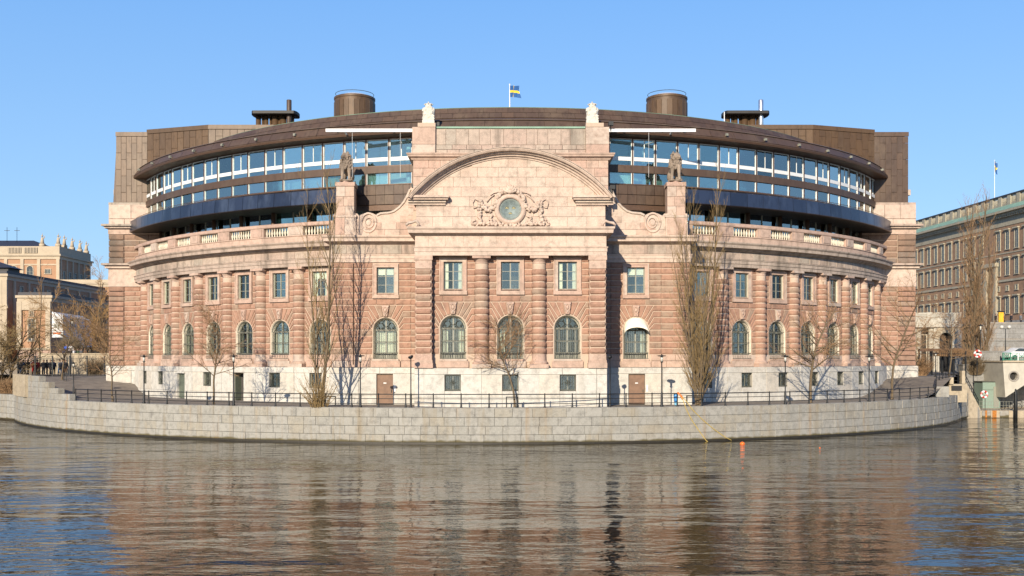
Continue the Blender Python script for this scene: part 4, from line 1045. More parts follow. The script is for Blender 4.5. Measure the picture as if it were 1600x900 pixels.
# round copper vents and pipe clusters on the roof
for s in (-1, 1):
    vx = s*16.0; vy = 105.0
    V = MB().lathe([(2.05, 27.5), (2.05, 32.9), (2.1, 32.95), (2.1, 33.15), (2.0, 33.2)], 40, (vx, vy)).build('round_vent', M['copper_amber'], BLD, angle=30)
    vp = block_mesh('copper_sheet', M['copper_amber'])
    for i in range(24):
        t = 2*pi*i/24; inst('copper_sheet', vp, V, (vx+2.05*sin(t), vy-2.05*cos(t), 31.2), t, (.50, .04, 2.9), world=True)
    MB().lathe([(1.95, 33.2), (1.3, 33.45), (.01, 33.5)], 32, (vx, vy), cap=False).build('vent_lid', M['white_paint'], V, smooth=True)
    MB().tube([(vx+1.95*cos(t), vy+1.95*sin(t), 33.55) for t in [2*pi*i/28 for i in range(29)]], .03, 4).build('guard_rail', M['grille'], V)
    px = s*25.2; py = 110.0
    C_ = MB(); N = 28; C_.T = None
    C_.prism([(1,1)], 0, 0) if False else None
    for i in range(N): pass
    outl = []
    for i in range(N):
        t = 2*pi*i/N; ex = 2.05 if cos(t) > 0 else -2.1; outl.append((px+ex*1.0*(1 if abs(cos(t)) > .01 else 0)+.42*cos(t)*1.0, py+1.3*sin(t)))
    vs = [(x, y, z) for z in (32.55, 32.85) for x, y in outl]; vs += [(px, py, 32.97)]
    C_.add(vs, [tuple(reversed(range(N)))]+[(i, (i+1) % N, N+(i+1) % N, N+i) for i in range(N)]+[(N+i, N+(i+1) % N, 2*N) for i in range(N)])
    CC = C_.build('pipe_canopy', M['dark_void'], BLD)
    for i, (dx, r_) in enumerate(((-1.9,.28), (-1.42,.13), (-1.05,.24), (-.6,.12), (-.1,.38), (.35,.13), (.75,.36), (1.25,.12), (1.55,.4))):
        MB().lathe([(r_, 27.5), (r_, 32.6)], 14, (px+dx*(1), py)).build('vent_pipe', M['copper_amber'], CC, smooth=True)
    MB().lathe([(.27, 27.5), (.27, 34.1), (.24, 34.15)], 14, (px+(1.5 if s < 0 else 1.55), py-.5)).build('tall_pipe', M['copper'] if s < 0 else plain('bright_steel', (.75,.72,.7), .3, .9), CC, smooth=True)
MB().tube([(21.9, 105, 28), (21.9, 105, 31.8)], .05, 5).build('aerial', M['white_paint'], BLD)
# drain pipes
for x, y, z0, z1 in ((7.72, 84.9, 5.75, 16.6), (-13.1, WY-.12, 6, 14.4), (7.72, 84.9, 2.8, 5.7)):
    MB().tube([(x, y, z0), (x, y, z1)], .04, 6).build('drain_pipe', M['brown_post'], BLD)
for px_, dd in ((-.0, 0),):
    pass
# textile sun blind over the arched window of the right wing
mb = MB(); N = 10; vs = []; fs = []
for i in range(N+1):
    t = pi*i/N
    for j in range(6):
        f = j/5; r = 1.02*cos(t); 
        h = sin(t)*(1.0-.12*f); out = .95*sin(pi/2*f)
        vs.append((10.42+r, WY-.06-out*.8, 8.9-.38*f*0+h*1.02*(1-f*.42)-.35*f))
for i in range(N):
    for j in range(5): fs.append((i*6+j, (i+1)*6+j, (i+1)*6+j+1, i*6+j+1))
mb.add(vs, fs); mb.build('sun_blind', plain('cream_canvas', (.80,.74,.6), .9, var=.08), BLD, smooth=True)
# ------------------------------------------------------------------ water, ground, quay
QC = (-2.48, 133.6); QR = 56.0
def qpt(phi, r=QR): return (QC[0]+r*sin(phi), QC[1]-r*cos(phi))
def phi_at_px(px, r=QR):
    """angle on the quay arc under a picture column (used only to place things along the quay)"""
    k = (px-798)/F; lo, hi = radians(-72), radians(72)
    for _ in range(50):
        m_ = (lo+hi)/2; x, y = qpt(m_, r)
        if x/y < k: lo = m_
        else: hi = m_
    return lo
def water_mat():
    m, t, p = new_mat('river_water')
    p.inputs['Base Color'].default_value = (.011,.008,.002,1); p.inputs['Roughness'].default_value = .015; p.inputs['IOR'].default_value = 1.36
    p.inputs['Specular IOR Level'].default_value = .5
    def wv(scale, vec, detail, dist, rough=.5):
        return world_noise(t, scale, detail, vec, rough)
    b1 = nd(t, 'ShaderNodeBump', i_Strength=1.0, i_Distance=.24); b2 = nd(t, 'ShaderNodeBump', i_Strength=1.0, i_Distance=.15); b3 = nd(t, 'ShaderNodeBump', i_Strength=1.0, i_Distance=.028)
    t.links.new(wv(.2, (.38,1,1), 2, 0), b1.inputs['Height']); t.links.new(wv(1.05, (.45,1,1), 3, 0), b2.inputs['Height']); t.links.new(wv(3.6, (.5,1,1), 2, 0), b3.inputs['Height'])
    # calmer and rougher patches
    a = ramp(t, world_noise(t, .11, 4, (.3,1,1)), .46, .66)
    mm = nd(t, 'ShaderNodeMapRange', i_3=.5, i_4=1.15) if False else None
    t.links.new(b1.outputs[0], b2.inputs['Normal']); t.links.new(b2.outputs[0], b3.inputs['Normal']); t.links.new(b3.outputs[0], p.inputs['Normal'])
    sc = nd(t, 'ShaderNodeMath', operation='MULTIPLY_ADD'); sc.inputs[1].default_value = .62; sc.inputs[2].default_value = .36
    t.links.new(a, sc.inputs[0]); t.links.new(sc.outputs[0], b2.inputs['Strength']); t.links.new(sc.outputs[0], b3.inputs['Strength'])
    return m
M['water'] = water_mat()
wt = MB().add([(-3000,-3000,0), (3000,-3000,0), (3000,3000,0), (-3000,3000,0)], [(0,1,2,3)]).build('river_water', M['water'], None); struct(wt)
def gz(phi):
    d = abs(degrees(phi)); k = min(1, max(0, (d-47.5)/13)); return GZ-.06+1.92*k*k*(3-2*k)*.5+1.92*k*.5
mb = MB(); N = 150; rs = [26, 34, 42, 48, 52, 55.55]; vs = []; fs = []
for i in range(N+1):
    ph = radians(-62+133*i/N)
    for r in rs:
        x, y = qpt(ph, r); vs.append((x, y, gz(ph)))
n = len(rs)
for i in range(N):
    for k in range(n-1): fs.append((i*n+k, i*n+k+1, (i+1)*n+k+1, (i+1)*n+k))
mb.add(vs, fs); g_ = mb.build('ground', M['asphalt'], None, center=False); struct(g_)
mb = MB(); mb.add([(-4000,122,4.6), (-60,121,4.6), (-50,113,4.6), (-30,112,4.6), (30,112,4.6), (49,113.5,4.6), (51.5,121.6,4.6), (4000,121.6,4.6), (4000,5000,4.6), (-4000,5000,4.6)], [(0,1,2,3,4,5,6,7,8,9)])
g_ = mb.build('far_ground', M['asphalt'], None, center=False); struct(g_)
# pale paving strip along the foot of the building
for s in (-1, 1):
    mb = MB(); p = []
    mb.sweep([(.9, GZ-.05), (1.6, GZ-.05)], arc_path(RW, radians(s*19) if s > 0 else radians(-50), radians(50) if s > 0 else radians(-19), 30), caps=False)
    struct(mb.build('pavement', plain('grey_paving_%d' % s, (.26,.24,.21), .95, var=.3), None, center=False))
# quay wall
QW = MB(); QW.sweep([(-.9,2.66), (-.06,2.66), (-.03,-1.5), (-.9,-1.5)], arc_path(QR, radians(-62), radians(66), 140, QC), closed=True)
QW = QW.build('quay_wall', M['quay_joint'], None); tag(QW, 'curved grey granite block quay wall rising from the river in front of the building', 'quay wall')
rows = [(.12,.70), (.70,1.36), (1.36,2.02), (2.02,2.72)]
QB = []
for v in range(5):
    rnd = random.Random(50+v); mb = MB(); d = rnd.uniform(.8, 1.2)
    mb.add([(-.5,.2,-.5),(.5,.2,-.5),(.5,.2,.5),(-.5,.2,.5),(-.5,-.7*d,-.5),(.5,-.7*d,-.5),(.5,-.7*d,.5),(-.5,-.7*d,.5),(-.485,-d,-.46),(.485,-d,-.465),(.485,-d,.46),(-.488,-d,.465)],
           [(0,1,5,4),(1,2,6,5),(2,3,7,6),(3,0,4,7),(4,5,9,8),(5,6,10,9),(6,7,11,10),(7,4,8,11),(8,9,10,11)])
    QB.append(mb)
QBM = [b.mesh('quay_stone', M['quay']) for b in QB]
cand = []
for k, (z0, z1) in enumerate(rows):
    t = -61.9+(0 if k % 2 else 0)
    while t < 65.2:
        wd = random.uniform(.95, 1.55)/QR*180/pi
        cand.append((t, min(t+wd, 66), z0, z1, k)); t += wd
cand.sort(key=lambda c: abs((c[0]+c[1])/2))
sm = MB()
for i, (t0, t1, z0, z1, k) in enumerate(cand):
    tm = radians((t0+t1)/2); W_ = QR*radians(t1-t0)-.012; v = random.randrange(5); x, y = qpt(tm); dpt_ = .07+random.uniform(-.012, .012)
    if i < 296:
        o = inst('quay_stone', QBM[v], QW, (x, y, (z0+z1)/2), tm, (W_, dpt_, z1-z0-.018), world=True)
    else:
        sm.T = frameT(x, y, tm); sm.add([(a*W_, b*dpt_, (z0+z1)/2+c*(z1-z0-.018)) for a, b, c in QB[v].v], QB[v].f)
sm.T = None; q = sm.build('quay_stone', M['quay'], QW); q['kind'] = 'stuff'
MB().sweep([(.0,-1), (.09,-1), (.075,.13), (.0,.16)], arc_path(QR, radians(-62), radians(66), 140, QC)).build('waterline_course', M['dark_moss'], QW)
# coping slab edge
cp = MB(); cp.sweep([(-1.0,2.69), (.05,2.69), (.07,2.72), (.05,2.745), (-1.0,2.75)], arc_path(QR, radians(-62), radians(66), 140, QC), closed=True); cp.build('coping', M['quay'], QW)
# left continuation of the quay outside the arc
xl, yl = qpt(radians(-62.1))
LQ = empty('quay_wall', (xl-6, yl+5, -1), 'straight left stretch of granite quay below the bare willows, running out of the picture', 'quay wall')
ex, ey = -.76, .65; aL = atan2(ey, -ex)
mb = MB(); mb.add([(xl,yl,-1.5), (xl+60*ex,yl+60*ey,-1.5), (xl+60*ex,yl+60*ey,2.72), (xl,yl,2.72), (xl+60*ex+1,yl+60*ey+1,2.72), (xl+1,yl+1,2.72)], [(0,3,2,1), (3,5,4,2), (0,1,2,3)]); mb.build('core', M['quay_joint'], LQ)
for k, (z0, z1) in enumerate(rows):
    u = .0
    while u < 16:
        wd = random.uniform(1.0, 1.6); um = u+wd/2
        inst('quay_stone', QBM[random.randrange(5)], LQ, (xl+ex*um, yl+ey*um, (z0+z1)/2), -aL, (wd-.012, .08, z1-z0-.018), world=True); u += wd
mb = MB(); mb.add([(xl+.5,yl+.3,2.73), (xl+60*ex,yl+60*ey,2.73), (xl+60*ex,yl+60*ey+6,2.73), (xl-3,yl+7.5,2.73), (xl+3,yl+5,2.73), (xl+60*ex,yl+60*ey+12,4.62), (xl-6,yl+14,4.62), (xl+4,yl+9,4.62)], [(0,1,2,3,4), (3,2,5,6), (4,3,6,7)])
g_ = mb.build('river_bank', plain('dry_grass_bank', (.17,.13,.07), .95, var=.4, nscale=2), None, center=False); struct(g_)
# ------------------------------------------------------------------ railing along the quay
RL = empty('quay_railing', (*qpt(0, QR-.25), GZ-.02), 'long black iron railing with three bars along the edge of the curved quay', 'railing')
pa, pb = phi_at_px(114), phi_at_px(1466)
pm = MB(); pm.lathe([(.10, 2.72), (.10, 2.78), (.07, 2.82), (.065, 3.0), (.045, 3.1), (.045, 3.72), (.06, 3.75), (.06, 3.80), (.02, 3.84)], 8); POST = pm.mesh('post', M['black_iron'], smooth=True)
n = int((pb-pa)*QR/2.12)
for i in range(n+1):
    ph = pa+(pb-pa)*i/n; x, y = qpt(ph, QR-.25); inst('post', POST, RL, (x, y, 0), ph, world=True)
for z, r_ in ((3.76,.035), (3.42,.025), (3.04,.025)):
    MB().tube([(*qpt(pa+(pb-pa)*i/160, QR-.25), z) for i in range(161)], r_, 6).build('rail', M['black_iron'], RL, smooth=True)

# straight last stretch of the quay beside the stairs
qa = qpt(radians(64.2)); qb = (50.35, 112.5); dq = sqrt((qb[0]-qa[0])**2+(qb[1]-qa[1])**2); aq = atan2(qb[1]-qa[1], qb[0]-qa[0])
E_ = MB(); E_.T = frameT(qa[0], qa[1], aq); E_.box(0, dq, .02, 1.0, -1.5, 2.66); E_ = E_.build('end_core', M['quay_joint'], QW)
for k, (z0, z1) in enumerate(rows):
    for j in range(3):
        u0, u1 = dq*j/3+(.3 if k % 2 and j else 0), dq*(j+1)/3+(.3 if k % 2 and j < 2 else 0); um = (u0+u1)/2
        inst('quay_stone', QBM[j], QW, (qa[0]+um*cos(aq), qa[1]+um*sin(aq), (z0+z1)/2), aq, (u1-u0-.012, .08, z1-z0-.018), world=True)
# ------------------------------------------------------------------ helpers for placing things
def at(px, y_, py):   # world point seen at a picture position, at depth y_
    return ((px-798)*y_/F, y_, CAMZ+(561-py)*y_/F)
def world_obj(name, me, loc, label, cat, group=None, rz=0, scale=(1,1,1)):
    o = bpy.data.objects.new(name, me); COL.objects.link(o); o.location = loc; o.rotation_euler = (0,0,rz); o.scale = scale; WORLD[o.name] = Vector(loc); tag(o, label, cat, group); return o
# ------------------------------------------------------------------ lamps along the quay
def make_lamp(h, label, group='street lamps with flat hats'):
    t = empty('street_lamp', (0,0,0), label, 'street lamp', group)
    mb = MB(); mb.lathe([(.13, 0), (.14, .1), (.10, .16), (.085, 1.05), (.05, 1.15), (.042, h-.62), (.05, h-.6)], 10); mb.build('pole', M['black_iron'], t, local=True, smooth=True)
    mb = MB(); mb.lathe([(.05, h-.6), (.12, h-.55), (.12, h-.52), (.05, h-.5)], 12); mb.lathe([(.14, h-.12), (.33, h-.10), (.34, h-.05), (.06, h-.02), (.04, h+.06), (.01, h+.07)], 16); mb.build('lamp_hat', M['black_iron'], t, local=True, smooth=True)
    mb = MB(); mb.lathe([(.075, h-.52), (.11, h-.12)], 12); mb.build('lamp_glass', LAMPG, t, local=True, smooth=True)
    return t
LAMPG = plain('frosted_lamp_glass', (.5,.49,.44), .3, var=.05)
l0 = make_lamp(4.05, 'x')
spec = [(225, 'black quay lamp just left of the green basement door'), (365, 'black quay lamp standing in front of the dark open basement doorway'),
        (563, 'black quay lamp just left of the brown door in the left wing'), (1034, 'black quay lamp between the right brown door and the blue bin'),
        (1227, 'black quay lamp left of the leaning bare tree on the right'), (1358, 'black quay lamp beside the bare tree near the right stone pylon')]
for i, (px, lb) in enumerate(spec):
    x, y = qpt(phi_at_px(px, QR-.25), QR-.25)
    if i == 0: o = l0
    else: KIDS.clear(); o = copy_tree(l0)
    o.location = (x, y, GZ-.03); o['label'] = lb
for px, y_, top, base, lb in ((50, 126, 526, 588, 'black street lamp in front of the arched base of the opera wing'), (113, 138, 499, 560, 'black street lamp in front of the white sheeted scaffold'),
        (115, 99, 566, 622, 'thin dark post standing where the quay railing begins on the left'), (1462, 107, 551, 596, 'black street lamp by the railing corner on the right'),
        (1532, 124, 507, 575, 'black street lamp behind the tall bare poplars at the far right')):
    KIDS.clear(); o = copy_tree(l0); p = at(px, y_, base); z0 = p[2] if y_ > 110 else gz(atan2(p[0]-QC[0], QC[1]-p[1])); H_ = CAMZ+(561-top)*y_/F-z0
    o.location = (p[0], y_, z0); o.scale = (1, 1, H_/4.05); o['label'] = lb
# spotlight poles at the wing junctions
for px, lb in ((642, 'slim black spotlight pole with a tilted head before the left corner of the pavilion'), (953, 'slim black spotlight pole with a tilted head before the shaded right corner of the pavilion')):
    x, y = qpt(phi_at_px(px, QR-.35), QR-.35); t = empty('spotlight_pole', (x, y, GZ-.03), lb, 'spotlight pole', 'spotlight poles at the pavilion corners')
    MB().lathe([(.10, 0), (.11, .06), (.085, .1), (.08, 1.05), (.045, 1.12), (.04, 3.75)], 10).build('pole', M['black_iron'], t, local=True, smooth=True)
    mb = MB(); mb.T = lambda a, b, c: (a*.9-c*.45, b, 3.86+c*.9+a*.45); mb.lathe([(.06, -.12), (.17, -.06), (.20, .04), (.19, .12), (.02, .13)], 12); mb.build('lamp_head', M['black_iron'], t, local=True, smooth=True)
# ------------------------------------------------------------------ bare trees
def grow(tw, br, p, d, L, r, lvl, P):
    """recursive limb: thick ones go to the branch mesh, thin ones to the twig mesh"""
    n = max(2, int(L/P['seg'])); pts = [p]; rad = [r]; q = p.copy(); v = d.copy()
    for i in range(n):
        v = (v+Vector((R_.uniform(-1,1), R_.uniform(-1,1), R_.uniform(-.6,.6)))*P['wob']+Vector((0,0,P['up'][lvl]))).normalized()
        q = q+v*(L/n); pts.append(q.copy()); rad.append(r*(1-.75*(i+1)/n))
    (br if r > .035 else tw).tube(pts, rad, 5 if r > .05 else 3, False)
    if lvl >= P['lv']: return
    k = P['kids'][lvl]
    for j in range(k):
        f = P['start'][lvl]+(1-P['start'][lvl])*(j+R_.random())/k; i = min(int(f*n), n-1); g = f*n-i
        b = pts[i].lerp(pts[i+1], g); dd = (pts[i+1]-pts[i]).normalized()
        a = R_.uniform(0, 2*pi); side = dd.orthogonal().normalized(); side.rotate(Matrix.Rotation(a, 3, dd))
        sp = P['spread'][lvl]*R_.uniform(.7, 1.25); nd_ = (dd*cos(sp)+side*sin(sp)).normalized()
        rr_ = (rad[i]*(1-g)+rad[i+1]*g)*.62; ll = L*P['len'][lvl]*(1-.45*(f-P['start'][lvl]))*R_.uniform(.7,1.15)
        grow(tw, br, b, nd_, ll, max(rr_, P['rmin']), lvl+1, P)
def tree(name, seed, loc, H, P, label, stems=1, lean=(0,0), r0=.12, twig='twig', bark='bark', group=None, hull=None):
    global R_; R_ = random.Random(seed)
    t = empty(name, loc, label, 'tree', group); tw, br, tr = MB(), MB(), MB()
    for s in range(stems):
        a = 2*pi*s/max(stems,1)+R_.random(); off = Vector((cos(a), sin(a), 0))*(.10+.05*stems**.5 if stems > 1 else 0)*R_.uniform(.4,1.2)
        d = Vector((lean[0]+(cos(a)*P.get('fan',.1) if stems > 1 else 0), lean[1]+(sin(a)*P.get('fan',.1) if stems > 1 else 0), 1)).normalized()
        h = H*(1 if s == 0 else R_.uniform(.55,.98)); grow(tw, tr if s == 0 else br, off, d, h, r0*(1 if s == 0 else R_.uniform(.45,.8)), 0, P)
    # trunk flare
    tr.lathe([(r0*1.5, -.15), (r0*1.15, .15), (r0, .5)], 7)
    tr.build('trunk', M[bark], t, local=True, smooth=True)
    if br.v: br.build('branches', M[bark], t, local=True, smooth=True)
    c = tw.build('crown', M[twig], t, local=True); return t
YOUNG = dict(seg=.45, wob=.12, up=[.03,.02,.01,.01], lv=3, kids=[24,8,6], start=[.30,.12,.12], spread=[1.1,.7,.65], len=[.42,.5,.5], rmin=.012)
POPL = dict(seg=.8, wob=.05, up=[.05,.13,.10,.06], lv=3, kids=[20,5,4], start=[.12,.15,.2], spread=[.48,.45,.5], len=[.20,.42,.5], rmin=.009, fan=.055)
POPD = dict(seg=.8, wob=.04, up=[.06,.16,.12,.08], lv=3, kids=[18,6,4], start=[.04,.1,.15], spread=[.42,.42,.5], len=[.22,.45,.5], rmin=.010, fan=.12)
WIL = dict(seg=.5, wob=.16, up=[.0,-.01,-.05,-.08], lv=3, kids=[14,8,7], start=[.2,.2,.15], spread=[.75,.6,.6], len=[.5,.5,.5], rmin=.018, fan=.3)
def gt(px, R): 
    ph = phi_at_px(px, R); x, y = qpt(ph, R); return (x, y, gz(ph))
tree('poplar_tree', 11, gt(499, QR-1.3), 18.6, POPL, 'tall narrow bare poplar standing between quay and wall on the left, taller than the lion', 4, (.01,0), .125, 'twig_olive')
tree('poplar_tree', 23, gt(1093, QR-1.6), 17.6, POPD, 'dense many-stemmed bare poplar to the right of the blue bin', 11, (.02,0), .12, 'twig_olive')
tree('young_tree', 31, gt(804, QR-1.2), 7.4, YOUNG, 'small bare tree with pale thin trunk in front of the middle arched window', 1, (.03,0), .09, 'twig', group='small bare trees along the quay')
tree('young_tree', 37, gt(334, QR-1.2), 7.4, YOUNG, 'small bare tree leaning left between the second and third quay lamps', 1, (-.06,0), .10, 'twig', group='small bare trees along the quay')
tree('young_tree', 41, gt(176, QR-1.5), 7.0, YOUNG, 'small bare tree at the foot of the left stone pylon', 1, (-.08,0), .09, 'twig', group='small bare trees along the quay')
tree('young_tree', 43, gt(1266, QR-1.6), 8.6, YOUNG, 'small bare tree with a thick trunk leaning right, right of the lamp', 1, (.09,0), .15, 'twig', group='small bare trees along the quay')
tree('young_tree', 47, gt(1394, QR-1.6), 10.3, dict(YOUNG, kids=[22,8,5]), 'tallest of the small bare trees, in front of the right stone pylon', 1, (.0,0), .13, 'twig', group='small bare trees along the quay')
p = at(1429, 110, 588); tree('young_tree', 53, (p[0], 110, 4.4), 5.5, YOUNG, 'thin bare tree leaning right beside the right pylon foot', 1, (.06,0), .07, 'twig', group='small bare trees along the quay')
p = at(97, 106, 597); tree('young_tree', 59, (p[0], 106, 4.1), 7.0, YOUNG, 'small bare tree with leaning trunk behind the stepped granite parapet', 1, (-.07,0), .11, 'twig_dark', group='small bare trees along the quay')
p = at(1482, 108, 597); tree('young_tree', 61, (p[0], 108, 4.1), 7.2, YOUNG, 'small bare tree behind the railing corner by the stairs on the right', 1, (.0,0), .10, 'twig', group='small bare trees along the quay')
p = at(1515, 128, 580); tree('poplar_tree', 67, (p[0], 128, 4.6), 22.0, dict(POPL, kids=[30,7,4]), 'tallest bare poplar before the palace front, left one of the pair', 5, (.0,0), .2, 'twig')
p = at(1536, 132, 580); tree('poplar_tree', 71, (p[0], 132, 4.6), 18.5, POPD, 'right and denser one of the two bare poplars before the palace front', 9, (.01,0), .16, 'twig')
p = at(59, 120, 588); tree('poplar_tree', 73, (p[0], 120, 4.6), 12.0, POPL, 'slender bare tree in front of the lit ochre wing at the far left', 3, (0,0), .09, 'twig')
p = at(160, 138, 580); tree('willow_tree', 79, (p[0], 138, 4.6), 12.5, WIL, 'golden brown bare willow spreading beside the left stone pylon', 4, (-.12,0), .2, 'twig_gold')
p = at(128, 140, 580); tree('willow_tree', 83, (p[0], 140, 4.6), 9.0, WIL, 'lower golden brown willow in front of the white sheeted scaffold', 3, (.1,0), .16, 'twig_gold')
p = at(6, 113.5, 616); tree('willow_tree', 89, (p[0], 113.5, 2.8), 8.4, WIL, 'bushy bare willow at the left edge above the quay', 5, (0,0), .16, 'twig_olive')
p = at(18, 113.5, 616); tree('willow_tree', 97, (p[0], 113.5, 2.8), 7.0, dict(WIL, kids=[10,6,5]), 'bare willow growing just left of the iron gate in the quay wall', 2, (.03,0), .14, 'twig_olive')
def shrub(name, seed, x, y, z, w_, h, d, label, twig='twig_dark', n=420, cat='shrub'):
    rnd = random.Random(seed); mb = MB()
    for i in range(n):
        a = rnd.uniform(0, 2*pi); u = rnd.random()**.5; bx, by = cos(a)*u*w_/2, sin(a)*u*d/2
        q = Vector((bx*.6, by*.6, 0)); v = Vector((bx*.7/max(w_,.1)+rnd.uniform(-.3,.3), by*.5/max(d,.1)+rnd.uniform(-.3,.3), 1)).normalized(); L = h*rnd.uniform(.5,1.05)*(1-.35*u)
        pts = [q]; 
        for k in range(4): v = (v+Vector((rnd.uniform(-1,1), rnd.uniform(-1,1), rnd.uniform(-.5,.4)))*.28).normalized(); q = q+v*L/4; pts.append(q)
        mb.tube(pts, [.022,.02,.016,.012,.008], 3, False)
        for k in range(6):
            q2 = pts[rnd.randrange(1,5)]; s = rnd.uniform(.04,.10); dv = Vector((rnd.uniform(-1,1), rnd.uniform(-1,1), rnd.uniform(-1,1))).normalized()*s; e = Vector((rnd.uniform(-1,1), rnd.uniform(-1,1), rnd.uniform(-1,1))).normalized()*s
            mb.add([q2, q2+dv, q2+dv+e], [(0,1,2)])
    t = empty(name, (x, y, z), label, cat); mb.build('twigs', M[twig], t, local=True)
    MB().lathe([(.12, -.1), (.08, .35), (.02, .8)], 6).build('stem', M['bark'], t, local=True); return t
def sh(px, y_, py, z, w_, h, label, seed, twig='twig_dark', n=420):
    p = at(px, y_, py); shrub('shrub', seed, p[0], y_, z, w_, h, 1.4, label, twig, n)
sh(14, 111, 618, 2.7, 3.0, 2.2, 'low brown shrub on the quay top at the far left', 1, 'twig', 500)
sh(148, 116, 588, 4.6, 2.6, 2.6, 'dark brown bush inside the iron fence by the left pylon', 2)
sh(110, 134, 560, 7.5, 3.6, 2.4, 'dark bush below the white sheeted scaffold', 3)
sh(1438, 113, 580, 4.6, 2.4, 3.0, 'brown leafy bush beside the right pylon foot', 4, 'twig', 420)
sh(1524, 121, 575, 4.6, 2.4, 3.0, 'dark evergreen bush below the poplars at the right', 5)
sh(1556, 135, 545, 4.6, 3.0, 4.5, 'brown bush in front of the grey rampart wall', 6, 'twig', 400)
sh(1500, 126, 545, 6.8, 5.0, 1.3, 'low brown hedge on top of the fence wall, left of the poplars', 7, 'twig', 420)
sh(1470, 126, 545, 6.8, 3.0, 1.1, 'low brown hedge in front of the round arch of the pale arcade', 8, 'twig', 260)
# basal shoots round the left poplar
sh(499, 79.2, 633, 2.7, 2.2, 3.6, 'thin upright shoots round the foot of the left poplar', 9, 'twig_olive', 110)
# tree guards
def guard(px, w_, label):
    x, y, z = gt(px, QR-.75); t = empty('tree_guard', (x, y, z), label, 'tree guard', 'black iron guards at tree feet')
    for s in (-1, 1): MB().box(s*w_/2-.04, s*w_/2+.04, -.04, .04, 0, .85).build('post', M['black_iron'], t, local=True)
    MB().box(-w_/2-.041, w_/2+.041, -.03, .03, .80, .88).build('bar', M['black_iron'], t, local=True)
guard(800, .85, 'black iron frame at the foot of the middle small tree'); guard(511, 1.3, 'black iron frame at the foot of the left poplar')
guard(1085, 1.2, 'black iron frame at the foot of the dense right poplar')
p = at(100.5, 106, 597); t = empty('tree_guard', (p[0]+.3, 105.5, 4.15), 'black iron frame beside the small tree behind the stepped parapet', 'tree guard', 'black iron guards at tree feet')
for s in (-1, 1): MB().box(s*.13-.03, s*.13+.03, -.03, .03, 0, .9).build('post', M['black_iron'], t, local=True)
MB().box(-.16, .16, -.025, .025, .82, .9).build('bar', M['black_iron'], t, local=True)
# ------------------------------------------------------------------ lions and crowned figures
def remeshed(name, mb, mat, voxel, disp=0):
    me = mb.mesh(name, M[mat] if isinstance(mat, str) else mat); o = bpy.data.objects.new('tmp', me); COL.objects.link(o)
    m_ = o.modifiers.new('r', 'REMESH'); m_.mode = 'VOXEL'; m_.voxel_size = voxel; s_ = o.modifiers.new('s', 'SMOOTH'); s_.iterations = 2
    dg = bpy.context.evaluated_depsgraph_get(); dg.update(); me2 = bpy.data.meshes.new_from_object(o.evaluated_get(dg)); bpy.data.objects.remove(o)
    me2.name = name; me2.polygons.foreach_set('use_smooth', [True]*len(me2.polygons)); me2.materials.clear(); me2.materials.append(M[mat] if isinstance(mat, str) else mat); return me2
def lion(side, loc, label):
    random.seed(5); s = side; t = empty('stone_lion', loc, label, 'lion statue', 'stone lions on pedestals')
    b = MB()
    for x, z in ((-.30, 0), (.30, 0)):
        y0 = -.42 if x*s < 0 else -.5
        b.tube([(x, y0, .06), (x*.95, y0+.05, .5), (x*.9, y0+.08, .85), (x*.7, y0+.15, 1.3)], [.14,.125,.16,.27], 10); b.blob((x, y0-.1, .09), (.16,.24,.10), 2)
    b.blob((0, -.1, 1.35), (.40,.42,.50), 2); b.tube([(0,-.05,1.3), (0,.45,1.15), (0,.9,.9)], [.40,.36,.40], 12)
    for x in (-.32, .32):
        b.blob((x, .85, .55), (.22,.42,.42), 2); b.tube([(x, .9, .45), (x*1.05, .75, .12), (x*1.05, .45, .09)], [.2,.12,.12], 8); b.blob((x*1.05, .35, .09), (.14,.22,.1), 2)
    b.tube([(.1,1.2,.5), (.3,1.3,.2), (.55,1.1,.12), (.6,.8,.12)], [.06,.05,.05,.08], 6)
    # head turned outwards
    a = radians(32)*s; T0 = Matrix.Rotation(a, 3, 'Z')
    def H(x, y, z): v = T0 @ Vector((x, y, z)); return (v.x+.06*s, v.y-.28, v.z+2.02)
    def hb(c, r, sub=2): 
        q = MB(); q.blob((0,0,0), 1, sub); b.add([H(c[0]+x*r[0], c[1]+y*r[1], c[2]+z*r[2]) for x, y, z in q.v], q.f)
    hb((0,0,.05), (.29,.34,.32)); hb((0,-.34,-.06), (.17,.22,.14)); hb((0,-.30,-.22), (.14,.18,.07)); hb((0,-.53,.0), (.07,.05,.05), 1)
    for x in (-.13, .13): hb((x,-.28,.12), (.09,.10,.06), 1); hb((x*1.9,.0,.27), (.08,.06,.09), 1)
    body = remeshed('stone_lion', b, 'statue', .045); o = bpy.data.objects.new('body', body); COL.objects.link(o); o.parent = t
    m_ = MB()
    for i in range(90):
        an = random.uniform(-2.3, 2.3); el = random.uniform(-1.2, 1.25); r = random.uniform(.30,.42)
        c = (r*sin(an)*cos(el)*1.0, r*cos(an)*cos(el)*.8+.08, r*sin(el)*1.0); q = MB(); q.blob((0,0,0), 1, 1, amp=.4)
        m_.add([H(c[0]+x*.10, c[1]+y*.10, c[2]+z*.14) for x, y, z in q.v], q.f)
    for i in range(80):
        an = random.uniform(-1.6, 1.6); z = random.uniform(1.0, 1.85); r = .40+.05*random.random(); m_.blob((r*sin(an)*1.1, -.12-r*cos(an)*.95, z), (.12,.09,.15), 1, amp=.5)
    m_.build('mane', M['statue'], t, local=True, smooth=True)
    MB().box(-.5, .5, -.72, 1.25, -.02, .06).build('plinth', M['statue'], t, local=True)
lion(-1, (-13.8, WY+.8, 21.36), 'stone lion on the left pedestal turning its head to the left'); lion(1, (13.8, WY+.8, 21.36), 'stone lion on the right pedestal turning its head to the right')
